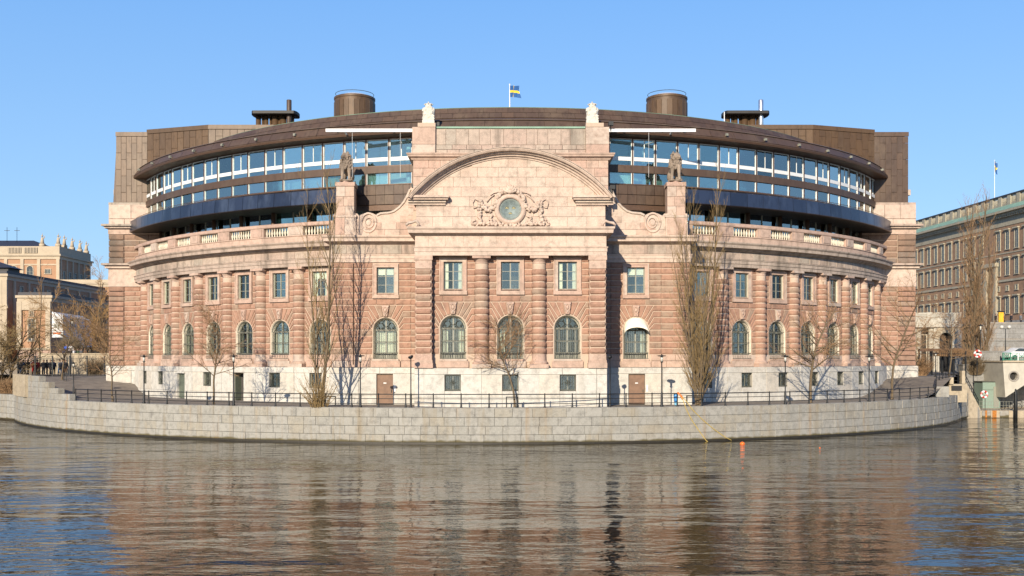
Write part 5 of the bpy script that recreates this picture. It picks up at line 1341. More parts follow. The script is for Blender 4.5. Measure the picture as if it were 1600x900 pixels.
def crest(loc, label):
    t = empty('crowned_shield', loc, label, 'stone figure', 'white stone crowned shields'); random.seed(9)
    MB().box(-.5, .5, -.35, .35, 0, .35).build('plinth', M['marble'], t, local=True)
    b = MB(); b.blob((0, 0, .95), (.50,.34,.68), 3); b.blob((-.36, -.1, .55), (.18,.2,.22), 2); b.blob((.36, -.1, .55), (.18,.2,.22), 2); b.blob((-.40, -.05, 1.2), (.15,.2,.25), 2); b.blob((.40, -.05, 1.2), (.15,.2,.25), 2)
    for i in range(26): b.blob((random.uniform(-.5,.5), -.28+random.uniform(-.04,.04), random.uniform(.4,1.5)), .08, 1, amp=.5)
    b.box(-.45, .45, -.3, .3, .3, .7)
    o = bpy.data.objects.new('shield', remeshed('shield', b, 'marble', .05)); COL.objects.link(o); o.parent = t
    c = MB(); c.lathe([(.27, 1.42), (.30, 1.5), (.26, 1.56), (.33, 1.68), (.22, 1.78), (.02, 1.84)], 12); c.blob((0,0,1.88), .07, 1)
    for i in range(8): c.blob((.33*cos(i*pi/4), .33*sin(i*pi/4), 1.70), .06, 1)
    c.build('crown', M['marble'], t, local=True, smooth=True)
crest((-6.78, 84.5, 25.75), 'white stone crowned shield on the left end of the upper block'); crest((6.72, 84.5, 25.75), 'white stone crowned shield on the right end of the upper block')
# ------------------------------------------------------------------ flags
BLUE = plain('flag_blue', (.02,.10,.30), .8, var=.1); YEL = plain('flag_yellow', (.75,.55,.03), .8, var=.1)
def flag(loc, H_, W_, Hf, dirn, droop, label):
    t = empty('flagpole', loc, label, 'flagpole'); MB().tube([(0,0,0), (0,0,H_)], [.07,.045], 8).build('pole', M['white_paint'], t, local=True, smooth=True)
    MB().blob((0,0,H_+.04), .09, 1).build('ball', M['white_paint'], t, local=True)
    mb = MB(); nx, nz = 16, 10
    P = lambda i, j: (dirn[0]*W_*i/nx+.12*sin(i*.9+j*.2)*dirn[1]*i/nx*2, dirn[1]*W_*i/nx+.15*sin(i*.9)*i/nx, H_-.1-Hf*j/nz-droop*(i/nx)**1.2*W_)
    for i in range(nx):
        for j in range(nz):
            mb.mi = 1 if (4 <= j < 6 or 5 <= i < 7) else 0; mb.quad(P(i,j+1), P(i+1,j+1), P(i+1,j), P(i,j))
    mb.build('flag', [BLUE, YEL], t, local=True, smooth=True)
flag((0-.1, 104, 28.7), 5.6, 2.0, 1.15, (.52, -.85), .25, 'white flagpole with a blue and yellow cross flag above the roof centre')
p = at(1554, 205, 300); flag((p[0], 205, 33), 13.2, .7, 2.0, (.3, -.95), 1.2, 'tall white flagpole with a furled blue and yellow flag on the palace roof')
# ------------------------------------------------------------------ bin, hoses, buoy
x, y, z = gt(1056, QR-1.0); t = empty('litter_bin', (x, y, z), 'blue litter bin on a dark post behind the railing, left of the dense poplar', 'litter bin')
BB_ = plain('bright_blue_plastic', (.04,.22,.52), .4, var=.2)
MB().lathe([(.12, .35), (.16, .45), (.17, .95), (.15, 1.0)], 12).build('bin_body', BB_, t, local=True, smooth=True)
MB().box(-.28, .28, -.2, .2, 1.0, 1.06).box(-.03, .03, .1, .16, 0, 1.0).build('bin_lid', M['black_iron'], t, local=True)
MB().lathe([(.1, .12), (.14, .3), (.13, .36)], 10).build('bag_end', plain('pale_blue_bag', (.2,.5,.7), .4), t, local=True)
YH = plain('yellow_hose', (.50,.36,.08), .5, var=.2); OR_ = plain('orange_plastic', (.80,.16,.02), .4, var=.1)
def quay_pt(px, py, extra=.12):
    ph = phi_at_px(px, QR+extra); x, y = qpt(ph, QR+extra); return (x, y, CAMZ+(561-py)*y/F)
def hose(pts, label, first):
    mb = MB(); mb.tube([first]+pts, .028, 6); o = mb.build('hose', YH, None, smooth=True); tag(o, label, 'hose')
ph = phi_at_px(1062); fx, fy = qpt(ph, QR-.2)
hose([quay_pt(1066,622), quay_pt(1073,641), quay_pt(1082,658), quay_pt(1093,674), quay_pt(1103,688), quay_pt(1107,691,.5)], 'yellow hose dropping steeply from the railing to the river', (fx, fy, 3.8))
hose([quay_pt(1074,629), quay_pt(1082,640), quay_pt(1098,656), quay_pt(1116,671), quay_pt(1133,683), quay_pt(1143,688,.4)], 'yellow hose slanting to the right down the quay wall to the river', (fx+.1, fy, 3.75))
mb = MB(); mb.tube([(fx-.1,fy-.1,3.85), (fx+.15,fy-.15,3.6), (fx+.3,fy-.2,3.3)], .07, 8); o = mb.build('hose_clamp', OR_, None, smooth=True); tag(o, 'orange clamp tying the hoses to the top rail', 'clamp')
def buoy(px, py, r, label):
    y_ = CAMZ*F/(py-561); t = empty('buoy', ((px-798)*y_/F, y_, 0), label, 'buoy'); MB().lathe([(.02,-r*.5), (r*.8,-r*.3), (r,.0), (r*.85,r*.5), (r*.4,r*.85), (.02,r*.95)], 14).build('float', OR_, t, local=True, smooth=True)
    MB().tube([(0,0,r*.8), (.04,0,r*1.3)], r*.15, 6).build('eye', M['black_iron'], t, local=True)
buoy(1160, 694, .2, 'round orange buoy floating beside the quay wall'); buoy(1281, 700, .06, 'tiny orange float out on the river at right')
# ------------------------------------------------------------------ left side: fence, people, opera house
M['ochre'] = plain('ochre_plaster', (.38,.22,.13), .9, var=.15, nscale=.8); M['trim'] = plain('pale_stucco_trim', (.44,.365,.265), .9, var=.15, nscale=1)
M['slate'] = plain('dark_slate_roof', (.035,.035,.045), .6, var=.3); M['dimglass'] = plain('dark_window_pane', (.05,.065,.075), .15, .0, var=.3)
M['grey_stone'] = stone('grey_rampart_stone', (.27,.265,.25), (.22,.215,.2), (.29,.26,.22), bump=.3, stain=.4, streak=.3)
M['beige'] = stone('beige_wall_stone', (.42,.35,.25), (.38,.32,.23), bump=.2, stain=.2, streak=.2)
M['concrete'] = plain('pale_concrete', (.46,.43,.36), .9, var=.18, nscale=1.5)
def iron_fence(p0, p1, z0, z1, label, posts=4, step=.16, arch=None):
    dx, dy = p1[0]-p0[0], p1[1]-p0[1]; L = sqrt(dx*dx+dy*dy); a = atan2(dy, dx); t = empty('iron_fence', (p0[0], p0[1], z0), label, 'fence', rz=a); H_ = z1-z0
    mb = MB()
    for i in range(int(L/step)): x = step*(i+.5); mb.tube([(x,0,.08), (x,0,H_+.06*(i % 2))], .016, 4)
    q = mb.build('bars', M['black_iron'], t, local=True); q['kind'] = 'stuff'
    for z in (.15, H_-.15): MB().box(0, L, -.02, .02, z-.025, z+.025).build('rail', M['black_iron'], t, local=True)
    for i in range(posts+1): x = L*i/posts; MB().box(x-.06, x+.06, -.06, .06, 0, H_+.2).build('post', M['black_iron'], t, local=True)
    return t
pa_, pb_ = at(28, 113, 588), at(163, 113, 588); iron_fence(pa_, pb_, 4.55, 6.62, 'black iron fence closing the ramp on the left, people gathered behind', 5)
# stepped granite parapet on the quay
SP = empty('stepped_parapet', (*qpt(phi_at_px(80)), 2.7), 'granite parapet climbing to the left in four steps beside the ramp', 'parapet')
stepdef = [(113.5, 96, 613), (96, 81, 604.5), (81, 66.5, 595.5), (66.5, 45.5, 586.5)]
ph0 = phi_at_px(45.5, QR-.3)
for k, (pr, pl, pt) in enumerate(stepdef):
    a1 = phi_at_px(pr, QR-.3); a0 = ph0; x, y = qpt((a0+phi_at_px(pl, QR-.3))/2, QR-.3)
    zt = CAMZ+(561-pt)*y/F; zb = 2.75 if k == 0 else zprev
    L_ = QR*abs(a1-a0); n = max(1, int(round(L_/1.5)))
    for i in range(n):
        b0 = a0+(a1-a0)*i/n; b1 = a0+(a1-a0)*(i+1)/n; bm_ = (b0+b1)/2; x, y = qpt(bm_, QR-.3); inst('parapet_stone', GB2 if k else GB2, SP, (x, y, (zb+zt)/2), bm_, (QR*abs(b1-b0)-.015, .28, zt-zb-.015), world=True) if 'GB2' in globals() else None
        if 'GB2' not in globals():
            me_ = MB().box(-.5,.5,-1,1,-.5,.5).mesh('parapet_stone', M['quay']); GB2 = me_; inst('parapet_stone', GB2, SP, (x, y, (zb+zt)/2), bm_, (QR*abs(b1-b0)-.015, .28, zt-zb-.015), world=True)
    zprev = zt
# pier and little gate left of it
GT = empty('quay_gate', (*qpt(phi_at_px(34, QR-.3), QR-.3), 2.7), 'narrow barred gate between pale stone piers at the left end of the quay parapet', 'gate')
for px in (27, 34, 41):
    ph = phi_at_px(px, QR-.5); x, y = qpt(ph, QR-.5)
    if px != 34: inst('pier', MB().box(-.24, .24, -.3, .3, 0, 2.15).mesh('pier', M['beige']), GT, (x, y, 2.72), ph, world=True)
for i in range(11):
    ph = phi_at_px(23+2*i, QR-.05); x, y = qpt(ph, QR-.05); inst('bar', MB().box(-.03,.03,-.03,.03,0,2.25).mesh('bar', M['black_iron']) if i == 0 else bpy.data.objects[barn].data, GT, (x, y, 2.75), ph, world=True)
    if i == 0: barn = list(GT.children)[-1].name if len(GT.children) else 'bar'
# beige road wall behind the fence
def simple_wall(name, px0, px1, y_, z0, z1, mat, label, thick=.6, cap=.12, blocks=True):
    x0, x1 = (px0-798)*y_/F, (px1-798)*y_/F; t = empty(name, ((x0+x1)/2, y_, z0), label, 'wall')
    MB().box(x0, x1, y_, y_+thick, z0, z1).build('core', M[mat], t)
    if blocks:
        me = block_mesh('wall_block', M[mat]); n = max(2, int((x1-x0)/1.6)); r_ = max(1, int((z1-z0)/.65))
        for k in range(r_):
            for i in range(n):
                o_ = .4/n if k % 2 else 0; u0 = x0+(x1-x0)*min(1, max(0, i/n+(o_ if i else 0))); u1 = x0+(x1-x0)*min(1, (i+1)/n+(o_ if i < n-1 else 0))
                fblock(me, t, (0, y_), 0, u0, u1, z0+(z1-z0)*k/r_, z0+(z1-z0)*(k+1)/r_, .04, .02)
    MB().box(x0-.05, x1+.05, y_-.12, y_+thick+.1, z1, z1+cap).build('coping', M[mat], t); return t
simple_wall('road_wall', 60, 172, 125, 4.5, 7.05, 'beige', 'low beige stone wall of the raised road behind the iron fence on the left')
rd = MB().box(-90, -48.5, 125.6, 150, 4.5, 6.0).build('raised_road', M['asphalt'], None); struct(rd)
# people
SKIN = plain('skin', (.42,.25,.18), .6, var=.05); HAIRC = [plain('dark_hair', (.03,.02,.015), .7), plain('light_brown_hair', (.16,.09,.04), .7)]
CLO = {k: plain(k+'_cloth', c, .9, var=.2) for k, c in dict(black=(.015,.015,.02), navy=(.02,.03,.08), red=(.45,.03,.03), blue=(.03,.09,.42), white=(.6,.6,.58), grey=(.15,.15,.16), brown=(.12,.07,.04), jeans=(.05,.09,.18), beige=(.35,.28,.2), green=(.05,.09,.05)).items()}
def person_meshes(walk):
    st = .22 if walk else .06
    leg = lambda s: [(s*.09, 0, .92), (s*.10, -st*s*.5, .5), (s*.10, st*s*.2-(st*s), .09)]
    arm = lambda s: [(s*.19, 0, 1.42), (s*.25, .05*s*walk, 1.15), (s*.24, -.12-.08*s*walk, .92)]
    b = MB(); b.blob((0,0,1.64), (.085,.10,.125), 2); b.tube([(0,0,1.42), (0,0,1.56)], [.065,.055], 8); b.tube([(0,0,.92), (0,0,1.15), (0,0,1.42)], [.15,.14,.17], 10); b.blob((0,-.1,1.63), (.02,.03,.03), 1)
    for s in (-1, 1):
        b.tube(leg(s), [.095,.07,.045], 8); b.tube(arm(s), [.06,.048,.035], 8); q = leg(s)[-1]; b.blob((q[0], q[1]-.06, .05), (.05,.13,.05), 1); h = arm(s)[-1]; b.blob((h[0], h[1]-.02, h[2]-.06), (.035,.045,.07), 1)
        for f in range(4): b.tube([(h[0]-.02+.013*f, h[1]-.03, h[2]-.1), (h[0]-.02+.013*f, h[1]-.045, h[2]-.155)], .009, 4)
        b.blob((s*.088, 0, 1.63), (.02,.02,.03), 1)
    body = remeshed('body', b, SKIN, .022)
    c = MB(); c.tube([(0,0,.82), (0,0,1.0), (0,0,1.25), (0,0,1.44), (0,0,1.5)], [.21,.19,.20,.20,.09], 12)
    for s in (-1, 1): c.tube(arm(s)[:2]+[tuple(a*.85+b_*.15 for a, b_ in zip(arm(s)[2], arm(s)[1]))], [.085,.07,.055], 8)
    coat = c.mesh('coat', CLO['black'], smooth=True)
    t_ = MB(); t_.tube([(0,0,.80), (0,0,.97)], [.17,.165], 10)
    for s in (-1, 1): t_.tube(leg(s)[:2]+[(leg(s)[2][0], leg(s)[2][1], .13)], [.11,.085,.065], 8)
    tr = t_.mesh('trousers', CLO['black'], smooth=True)
    h = MB(); h.blob((0,.02,1.675), (.1,.11,.115), 2); h.v = [(x, y, z) for x, y, z in h.v]; hair = h.mesh('hair', HAIRC[0], smooth=True)
    sh_ = MB(); 
    for s in (-1, 1): q = leg(s)[-1]; sh_.blob((q[0], q[1]-.05, .055), (.06,.145,.06), 2)
    shoe = sh_.mesh('shoes', CLO['black'], smooth=True)
    return body, coat, tr, hair, shoe
PM = [person_meshes(0), person_meshes(1)]
def person(x, y, z, rz, coat, trous, label, walk=0, group=None):
    t = empty('person', (x, y, z), label, 'person', group, rz)
    for me, mt in zip(PM[walk], (None, CLO[coat], CLO[trous], HAIRC[hash(label) % 2 if False else len(label) % 2], CLO['black'])):
        o = inst(me.name.split('.')[0], me, t, (0,0,0))
        if mt: o.material_slots[0].link = 'OBJECT'; o.material_slots[0].material = mt
PG = 'people behind the left fence'
for px, y_, co, tr, rz, wk, lb in (
    (31, 116, 'grey', 'jeans', .5, 0, 'person in a grey jacket, leftmost behind the iron fence'), (37, 117, 'navy', 'black', 2, 1, 'person in a navy coat walking beside the one in grey'),
    (44, 116, 'brown', 'black', -1, 0, 'person in a brown jacket left of the street lamp'), (52.5, 115.5, 'red', 'red', .3, 0, 'person all in red standing behind the fence by the lamp'),
    (59, 116, 'red', 'beige', 1.4, 1, 'person in a red jacket and beige trousers walking to the left'), (68, 114.6, 'black', 'black', .2, 0, 'person in a long black coat, left one of the dark group'),
    (73.5, 115.2, 'black', 'navy', 2.2, 0, 'person in black with navy trousers inside the dark group'), (79, 114.6, 'black', 'black', -.4, 1, 'person in black just left of the leaning small tree'),
    (84, 115.4, 'navy', 'black', .8, 0, 'person in a dark navy coat behind the leaning tree trunk'), (93.5, 114.8, 'grey', 'jeans', 1.5, 1, 'person in grey and blue jeans striding right of the tree'),
    (98, 115.3, 'white', 'jeans', -1.2, 1, 'person in a pale top and jeans by the fence, next to one in black'), (102.5, 114.7, 'black', 'brown', .1, 0, 'person in a black jacket and brown trousers at the right of the fence group')):
    person((px-798)*y_/F, y_, 4.6, rz, co, tr, lb, wk, PG)
for i, (px, co, lb) in enumerate(((94, 'brown', 'person in brown above the beige wall, leftmost of that row'), (99, 'navy', 'person in navy above the beige wall below the bright blue one'), (104.5, 'black', 'person in black above the beige wall, left of the white jacket'),
    (109.5, 'black', 'person in black with lighter hair above the beige wall'), (116, 'white', 'person in a white jacket above the beige wall'), (121, 'green', 'person in dark green above the beige wall right of the white jacket'),
    (127, 'grey', 'person in grey above the beige wall, second from the right'), (132, 'brown', 'person in brown above the beige wall, rightmost of that row'))):
    person((px-798)*126.6/F, 126.6+.2*(i % 2), 6.0, i*1.3, co, 'black', lb, 0, 'people above the beige wall')
for px, co, lb in ((104, 'blue', 'person in a bright blue jacket on the raised road'), (111, 'white', 'person in white beside the bright blue jacket on the raised road')): person((px-798)*130/F, 130, 6.6, .4, co, 'jeans', lb)
rd = MB().box(-60, -54, 129, 140, 6.0, 6.6).build('raised_pavement', M['asphalt'], None); struct(rd)
# ---- buildings on the left
def win_unit(w_, h, kind='rect', frame='trim'):
    mb = MB(); t_ = .16
    mb.box(-w_/2-t_, -w_/2, -.12, .05, 0, h); mb.box(w_/2, w_/2+t_, -.12, .05, 0, h); mb.box(-w_/2-t_-.05, w_/2+t_+.05, -.18, .05, -.15, 0)
    if kind == 'arch':
        n = 8
        for i in range(n):
            a, b = pi*i/n, pi*(i+1)/n; mb.prism([(cos(a)*w_/2, h+sin(a)*w_/2), (cos(a)*(w_/2+t_), h+sin(a)*(w_/2+t_)), (cos(b)*(w_/2+t_), h+sin(b)*(w_/2+t_)), (cos(b)*w_/2, h+sin(b)*w_/2)], .05, -.12)
    elif kind == 'hood': mb.box(-w_/2-t_, w_/2+t_, -.12, .05, h, h+.25); mb.box(-w_/2-t_-.15, w_/2+t_+.15, -.42, .05, h+.25, h+.5)
    else: mb.box(-w_/2-t_, w_/2+t_, -.12, .05, h, h+.15)
    me = mb.mesh('window', M[frame]); pn = MB()
    pts = [(-w_/2,0), (w_/2,0), (w_/2,h)]+([(cos(pi*i/8)*w_/2, h+sin(pi*i/8)*w_/2) for i in range(1,8)] if kind == 'arch' else [])+[(-w_/2,h)]
    pn.mi = 0; pn.prism(pts, .04, -.01); pn.mi = 1
    pn.box(-.04, .04, -.05, -.011, 0, h)
    for k in range(1, 4): pn.box(-w_/2, w_/2, -.045, -.011, h*k/4-.025, h*k/4+.025)
    return me, pn.mesh('pane', [M['dimglass'], M['casement']])
def put_win(unit, parent, x, y, z, rz=0):
    w_ = inst('window', unit[0], parent, (x, y, z), rz, world=True); inst('pane', unit[1], w_, (0,0,0))
OH = empty('opera_house', (-111, 228, 4.6), 'ochre and cream palace-like theatre on the far left with dark hipped roof and rooftop statues', 'building')
X1o = -97.0
MB().box(-135, X1o, 220, 236.5, 4.6, 28.6).build('wall', M['ochre'], OH)
MB().box(-135.4, X1o+.5, 219.5, 237, 28.6, 29.0).box(-135.1, X1o+.2, 219.8, 236.7, 27.9, 28.6).build('cornice', M['trim'], OH)
MB().box(-135, X1o, 220.1, 236.5, 29.0, 30.7).build('attic', M['trim'], OH)
for a, b in ((-134,-110), (12.5,33), (37.5,58.5)):
    if a < 0: continue
    xa, xb = (a-798)*220/F, (b-798)*220/F; mb = MB()
    for i in range(9): x = xa+(xb-xa)*(i+.5)/9; mb.box(x-.08, x+.08, 219.95, 220.2, 29.2, 30.4)
    MB().box(xa, xb, 220.0, 220.08, 29.2, 30.4).build('attic_opening', M['dark_void'], OH); mb.build('balusters', M['trim'], OH)
for px in (-30, 9.5, 35, 61, 91): x = (px-798)*220/F; MB().box(x-.35, x+.35, 219.75, 220, 17.5, 27.9).build('pilaster', M['trim'], OH)
MB().box(-135, X1o+.01, 219.9, 220, 26.6, 26.9).build('string_course', M['trim'], OH); MB().box(-135, X1o, 219.88, 220, 21.7, 22.0).build('string_course', M['trim'], OH)
U1 = win_unit(1.3, 2.4, 'arch'); U2 = win_unit(1.2, .9)
for px in (-4, 22, 47): put_win(U1, OH, (px-798)*220/F, 219.98, 23.4)
put_win(U2, OH, (75-798)*220/F, 219.98, 24.8)
U3 = win_unit(1.1, 2.4)
for i in range(5): put_win(U3, OH, X1o+.02, 222.2+2.95*i, 23.0, pi/2)
for i in range(6): MB().box(X1o, X1o+.25, 220.3+3.0*i, 220.8+3.0*i, 17.5, 27.9).build('pilaster', M['trim'], OH)
mb = MB(); x0, x1 = at(7, 224, 0)[0], at(66, 224, 0)[0]; mb.add([(x0-20,223,30.7), (x1+1,223,30.7), (x1+1,236,30.7), (x0-20,236,30.7), (at(48,228,0)[0],229.5,33.0), (x0-12,229.5,33.0)], [(0,1,4,5), (1,2,4), (2,3,5,4), (3,0,5)]); mb.build('roof', M['slate'], OH)
mb = MB(); mb.add([(at(58,226,0)[0],225,30.7), (at(80,226,0)[0],225,30.7), (at(80,232,0)[0],234,30.7), (at(58,226,0)[0],234,30.7), (at(60,226,0)[0],229,32.3)], [(0,1,4), (1,2,4), (2,3,4), (3,0,4)]); mb.build('roof', M['slate'], OH)
st_ = MB(); st_.box(-.5,.5,-.4,.4,0,.6); st_.tube([(0,0,.6), (0,0,1.4), (0,0,2.0)], [.45,.34,.22], 8); st_.tube([(0,0,1.6), (.5,-.1,1.9), (.55,-.1,2.3)], [.12,.1,.07], 6); st_.blob((0,0,2.3), .24, 1); st_.tube([(0,0,2.4), (.05,0,2.9)], [.08,.03], 5)
stm = st_.mesh('rooftop_statue', M['trim'], smooth=True)
for px, y_ in ((66, 220.8), (91, 220.8), (101.5, 223.4), (113.5, 227.4), (129, 231.5), (138, 235)): inst('rooftop_statue', stm, OH, (min((px-798)*y_/F, X1o-.4), y_, 30.7), 0, world=True)
for px in (11, 26.5): x = at(px, 228, 0)[0]; MB().tube([(x,228,32), (x,228,35.8)], .05, 4).box(x-.6, x+.6, 227.97, 228.03, 35, 35.1).build('aerial', M['black_iron'], OH)
def block(name, x0, x1, y0, y1, z0, z1, label, wall='ochre', cat='building', roof='slate'):
    t = empty(name, ((x0+x1)/2, (y0+y1)/2, z0), label, cat)
    MB().box(x0, x1, y0, y1, z0, z1-.5).build('wall', M[wall], t); MB().box(x0-.3, x1+.3, y0-.3, y1+.3, z1-.9, z1-.5).box(x0-.1, x1+.1, y0-.1, y1+.1, z1-1.5, z1-.9).build('cornice', M['trim'], t)
    MB().box(x0, x1, y0, y1, z1-.5, z1).build('roof', M[roof], t); return t
B1 = block('theatre_wing', -100, -81.2, 165, 205, 4.6, 20.7, 'cream corner block at the left edge with a small dark cupola', 'ochre')
for px in (1, 8.5): x = (px-798)*165/F; MB().box(x-.4, x+.4, 164.6, 165, 4.6, 19.2).build('pilaster', M['trim'], B1)
MB().box(-100, -81.1, 164.7, 165, 4.6, 8.5).build('plinth', M['trim'], B1); MB().box(-100, -80.9, 164.65, 165, 14.6, 15.0).box(-100, -80.9, 164.5, 165, 15.0, 15.2).build('string_course', M['trim'], B1)
cx = at(5, 172, 0)[0]; mb = MB(); mb.box(cx-3, cx+1.8, 170, 174, 20.7, 21.6); mb.build('cupola_wall', M['dark_void'], B1); mb = MB(); mb.add([(cx-4,169.5,21.6), (cx+2.4,169.5,21.6), (cx+2.4,174.5,21.6), (cx-4,174.5,21.6), (cx-1,172,22.9)], [(0,1,4), (1,2,4), (2,3,4), (3,0,4)]); mb.build('cupola_roof', M['slate'], B1)
for i in range(7): MB().box(-81.2, -80.95, 167+5*i, 167.6+5*i, 8.5, 19.2).build('pilaster', M['trim'], B1)
U4 = win_unit(1.2, 2.6)
for i in range(6): put_win(U4, B1, -81.18, 169.8+5*i, 10.5, pi/2); put_win(U4, B1, -81.18, 169.8+5*i, 15.8, pi/2)
B2 = block('theatre_annex', -77.0, -71.8, 160, 190, 4.6, 16.9, 'lit ochre and cream annex with one tall grey-green window, left of the white scaffold', 'ochre')
for px in (31, 76): x = (px-798)*160/F; MB().box(x-.38, x+.38, 159.7, 160, 8.2, 15.4).build('pilaster', M['trim'], B2)
MB().box(-77, -71.8, 159.75, 160, 14.1, 15.4).box(-77.1, -71.7, 159.6, 160, 7.9, 8.2).build('frieze', M['trim'], B2)
for k in range(6):
    for i in range(4): fblock(AP_ME, B2, (0, 159.98), 0, -77+1.3*i, -77+1.3*(i+1), 4.6+.55*k, 5.15+.55*k, .12, .05)
put_win(win_unit(1.0, 3.4), B2, at(50, 160, 0)[0], 159.98, 9.3); put_win(win_unit(.5, .7), B2, at(49.5, 160, 0)[0], 159.98, 13.2)
for i in range(5): MB().box(-71.8, -71.55, 163+6*i, 163.6+6*i, 5, 15.4).build('pilaster', M['trim'], B2); put_win(U4, B2, -71.78, 166+6*i-.3, 10.2, pi/2)
B3 = block('rear_house', -96, -72, 208, 222, 4.6, 22.6, 'low sunlit beige house strip behind the shaded wing, below the ochre theatre', 'ochre', roof='trim')
for px in (108, 118): put_win(U2, B3, (px-798)*208/F, 207.98, 19.2)
MB().box(-96, -72, 207.9, 208, 17.9, 18.3).build('string_course', M['trim'], B3)
SCF = empty('scaffold', (-66.5, 155, 4.6), 'white sheeted scaffold with a printed banner at its front corner', 'scaffold')
tarp = plain('white_tarpaulin', (.62,.64,.66), .6, var=.12, nscale=.8)
mb = MB(); mb.add([(-67.2,150,9.6), (-65.6,150,9.6), (-65.6,150,12.9), (-67.2,150,13.4), (-65.6,160.5,6.6), (-65.6,160.5,12.4), (-67.2,160.5,13.2), (-65.6,150,6.6)], [(0,1,2,3), (7,4,5,2), (3,2,5,6)]); mb.build('sheeting', tarp, SCF)
mb = MB(); mb.box(-67.1, -65.7, 149.93, 149.98, 9.7, 12.6); mb.build('banner', M['white_paint'], SCF)
mb = MB(); mb.box(-67.0, -65.85, 149.90, 149.93, 10.1, 10.35).build('orange_stripe', OR_, SCF)
mb = MB()
for a, b, c, d in ((-66.9,11.0,-66.5,11.6), (-66.4,10.8,-66.1,11.5), (-66.95,12.1,-66.0,12.25), (-66.7,11.8,-66.2,11.9), (-66.2,11.2,-65.9,11.75)): mb.box(a, c, 149.90, 149.93, b, d)
mb.build('print', M['casement'], SCF)
for i in range(5):
    for x in (-65.55,): MB().tube([(x, 150+2.6*i, 4.6), (x, 150+2.6*i, 13)], .05, 5).build('scaffold_tube', M['grille'], SCF)
MB().box(-65.6, -65.5, 150, 160.5, 9.1, 9.2).box(-65.6,-65.5,150,160.5,11.3,11.35).build('scaffold_board', M['trim'], SCF)
dk = MB().box((100-798)*140/F, (150-798)*140/F, 140, 141, 6.0, 8.1).build('scaffold_footing', M['dark_void'], None); tag(dk, 'long black low trailer standing below the white scaffold', 'footing')  # near-black box drawn as the black base under the scaffold
# ------------------------------------------------------------------ right side: palace, terrace, bridge
M['palace'] = stone('brown_pink_plaster', (.30,.19,.12), (.285,.178,.112), bump=.1, stain=.3, streak=.2); M['palace_trim'] = stone('yellowish_stone_trim', (.36,.33,.25), (.34,.30,.225), bump=.1, stain=.2)
P1 = (90.0, 232.0); P2 = (94.6, 166.0); dxp, dyp = P2[0]-P1[0], P2[1]-P1[1]; LP_ = sqrt(dxp*dxp+dyp*dyp); AP_ = atan2(dyp, dxp)
PAL = empty('royal_palace', (P1[0]+8, (P1[1]+P2[1])/2, 4.6), 'long brown palace front with rows of tall hooded windows and a green-edged roof balustrade', 'building')
TP = frameT(P1[0], P1[1], AP_)
def pbox(name, u0, u1, v0, v1, z0, z1, mat): 
    m_ = MB(); m_.T = TP; m_.box(u0, u1, v0, v1, z0, z1); return m_.build(name, M[mat], PAL)
pbox('wall', -6, LP_, 0, 16, 4.6, 31.6, 'palace'); pbox('frieze', -6, LP_, -.1, 16, 31.4, 33.3, 'palace_trim'); pbox('cornice', -6, LP_, -.9, 16, 33.3, 33.7, 'palace_trim'); pbox('cornice', -6, LP_, -1.5, 16, 33.7, 34.1, 'palace_trim')
m_ = MB(); m_.T = TP; m_.add([(-6,-1.5,34.12), (LP_,-1.5,34.12), (LP_,.2,35.3), (-6,.2,35.3)], [(0,1,2,3)]); m_.build('copper_gutter', M['verdigris'], PAL)
pbox('parapet', -6, LP_, .35, .6, 35.3, 35.7, 'palace_trim'); pbox('roof', -6, LP_, 1.2, 15, 34.5, 36.2, 'slate')
pbox('coping', -6, LP_, .15, .75, 37.1, 37.35, 'slate'); pbox('string_course', -6, LP_, -.18, 0, 20.95, 21.35, 'palace_trim'); pbox('string_course', -6, LP_, -.08, 0, 26.2, 26.4, 'palace_trim')
m_ = MB(); m_.T = TP; i = 0
for i in range(int(LP_/.75)+8): m_.box(-6+.75*i, -6+.75*i+.35, -.85, 0, 32.95, 33.3)
m_.build('dentils', M['palace_trim'], PAL)
pier_m = MB().box(-.55, .55, .2, .7, 35.3, 37.1).mesh('balustrade_pier', M['palace_trim'])
bl_m = MB()
for i in range(7): x = -.75+.25*i; bl_m.lathe([(.05,35.7), (.10,36.1), (.05,36.8), (.07,37.1)], 6, (x, .45))
bl_m = bl_m.mesh('balusters', M['palace_trim'])
WU = win_unit(1.15, 3.3, 'hood', 'palace_trim'); WU2 = win_unit(1.15, 2.9, 'hood', 'palace_trim'); WS = win_unit(.7, .8, 'rect', 'palace_trim')
pit = 3.07; n = int(LP_/pit)
for i in range(n+1):
    u = .9+pit*i
    x, y, _ = TP(u, 0, 0); L_ = TP(u, -.02, 0)
    inst('balustrade_pier', pier_m, PAL, (x, y, 0), AP_, world=True)
    xb, yb, _ = TP(u+pit/2, 0, 0); inst('balusters', bl_m, PAL, (xb, yb, 0), AP_, world=True)
    if i == 11: 
        continue
    for U, z in ((WU, 27.0), (WU2, 22.2), (WS, 19.3), (WU2, 15.0)): put_win(U, PAL, L_[0], L_[1], z, AP_)
for u in (33.6, 37.0): pbox('pilaster', u-.5, u+.5, -.5, 0, 9.5, 24, 'palace_trim')
pbox('portal_cornice', 32.8, 37.8, -.8, 0, 24, 24.7, 'palace_trim')
pbox('plinth', -6, LP_, -.3, 0, 4.6, 13.6, 'grey_stone')
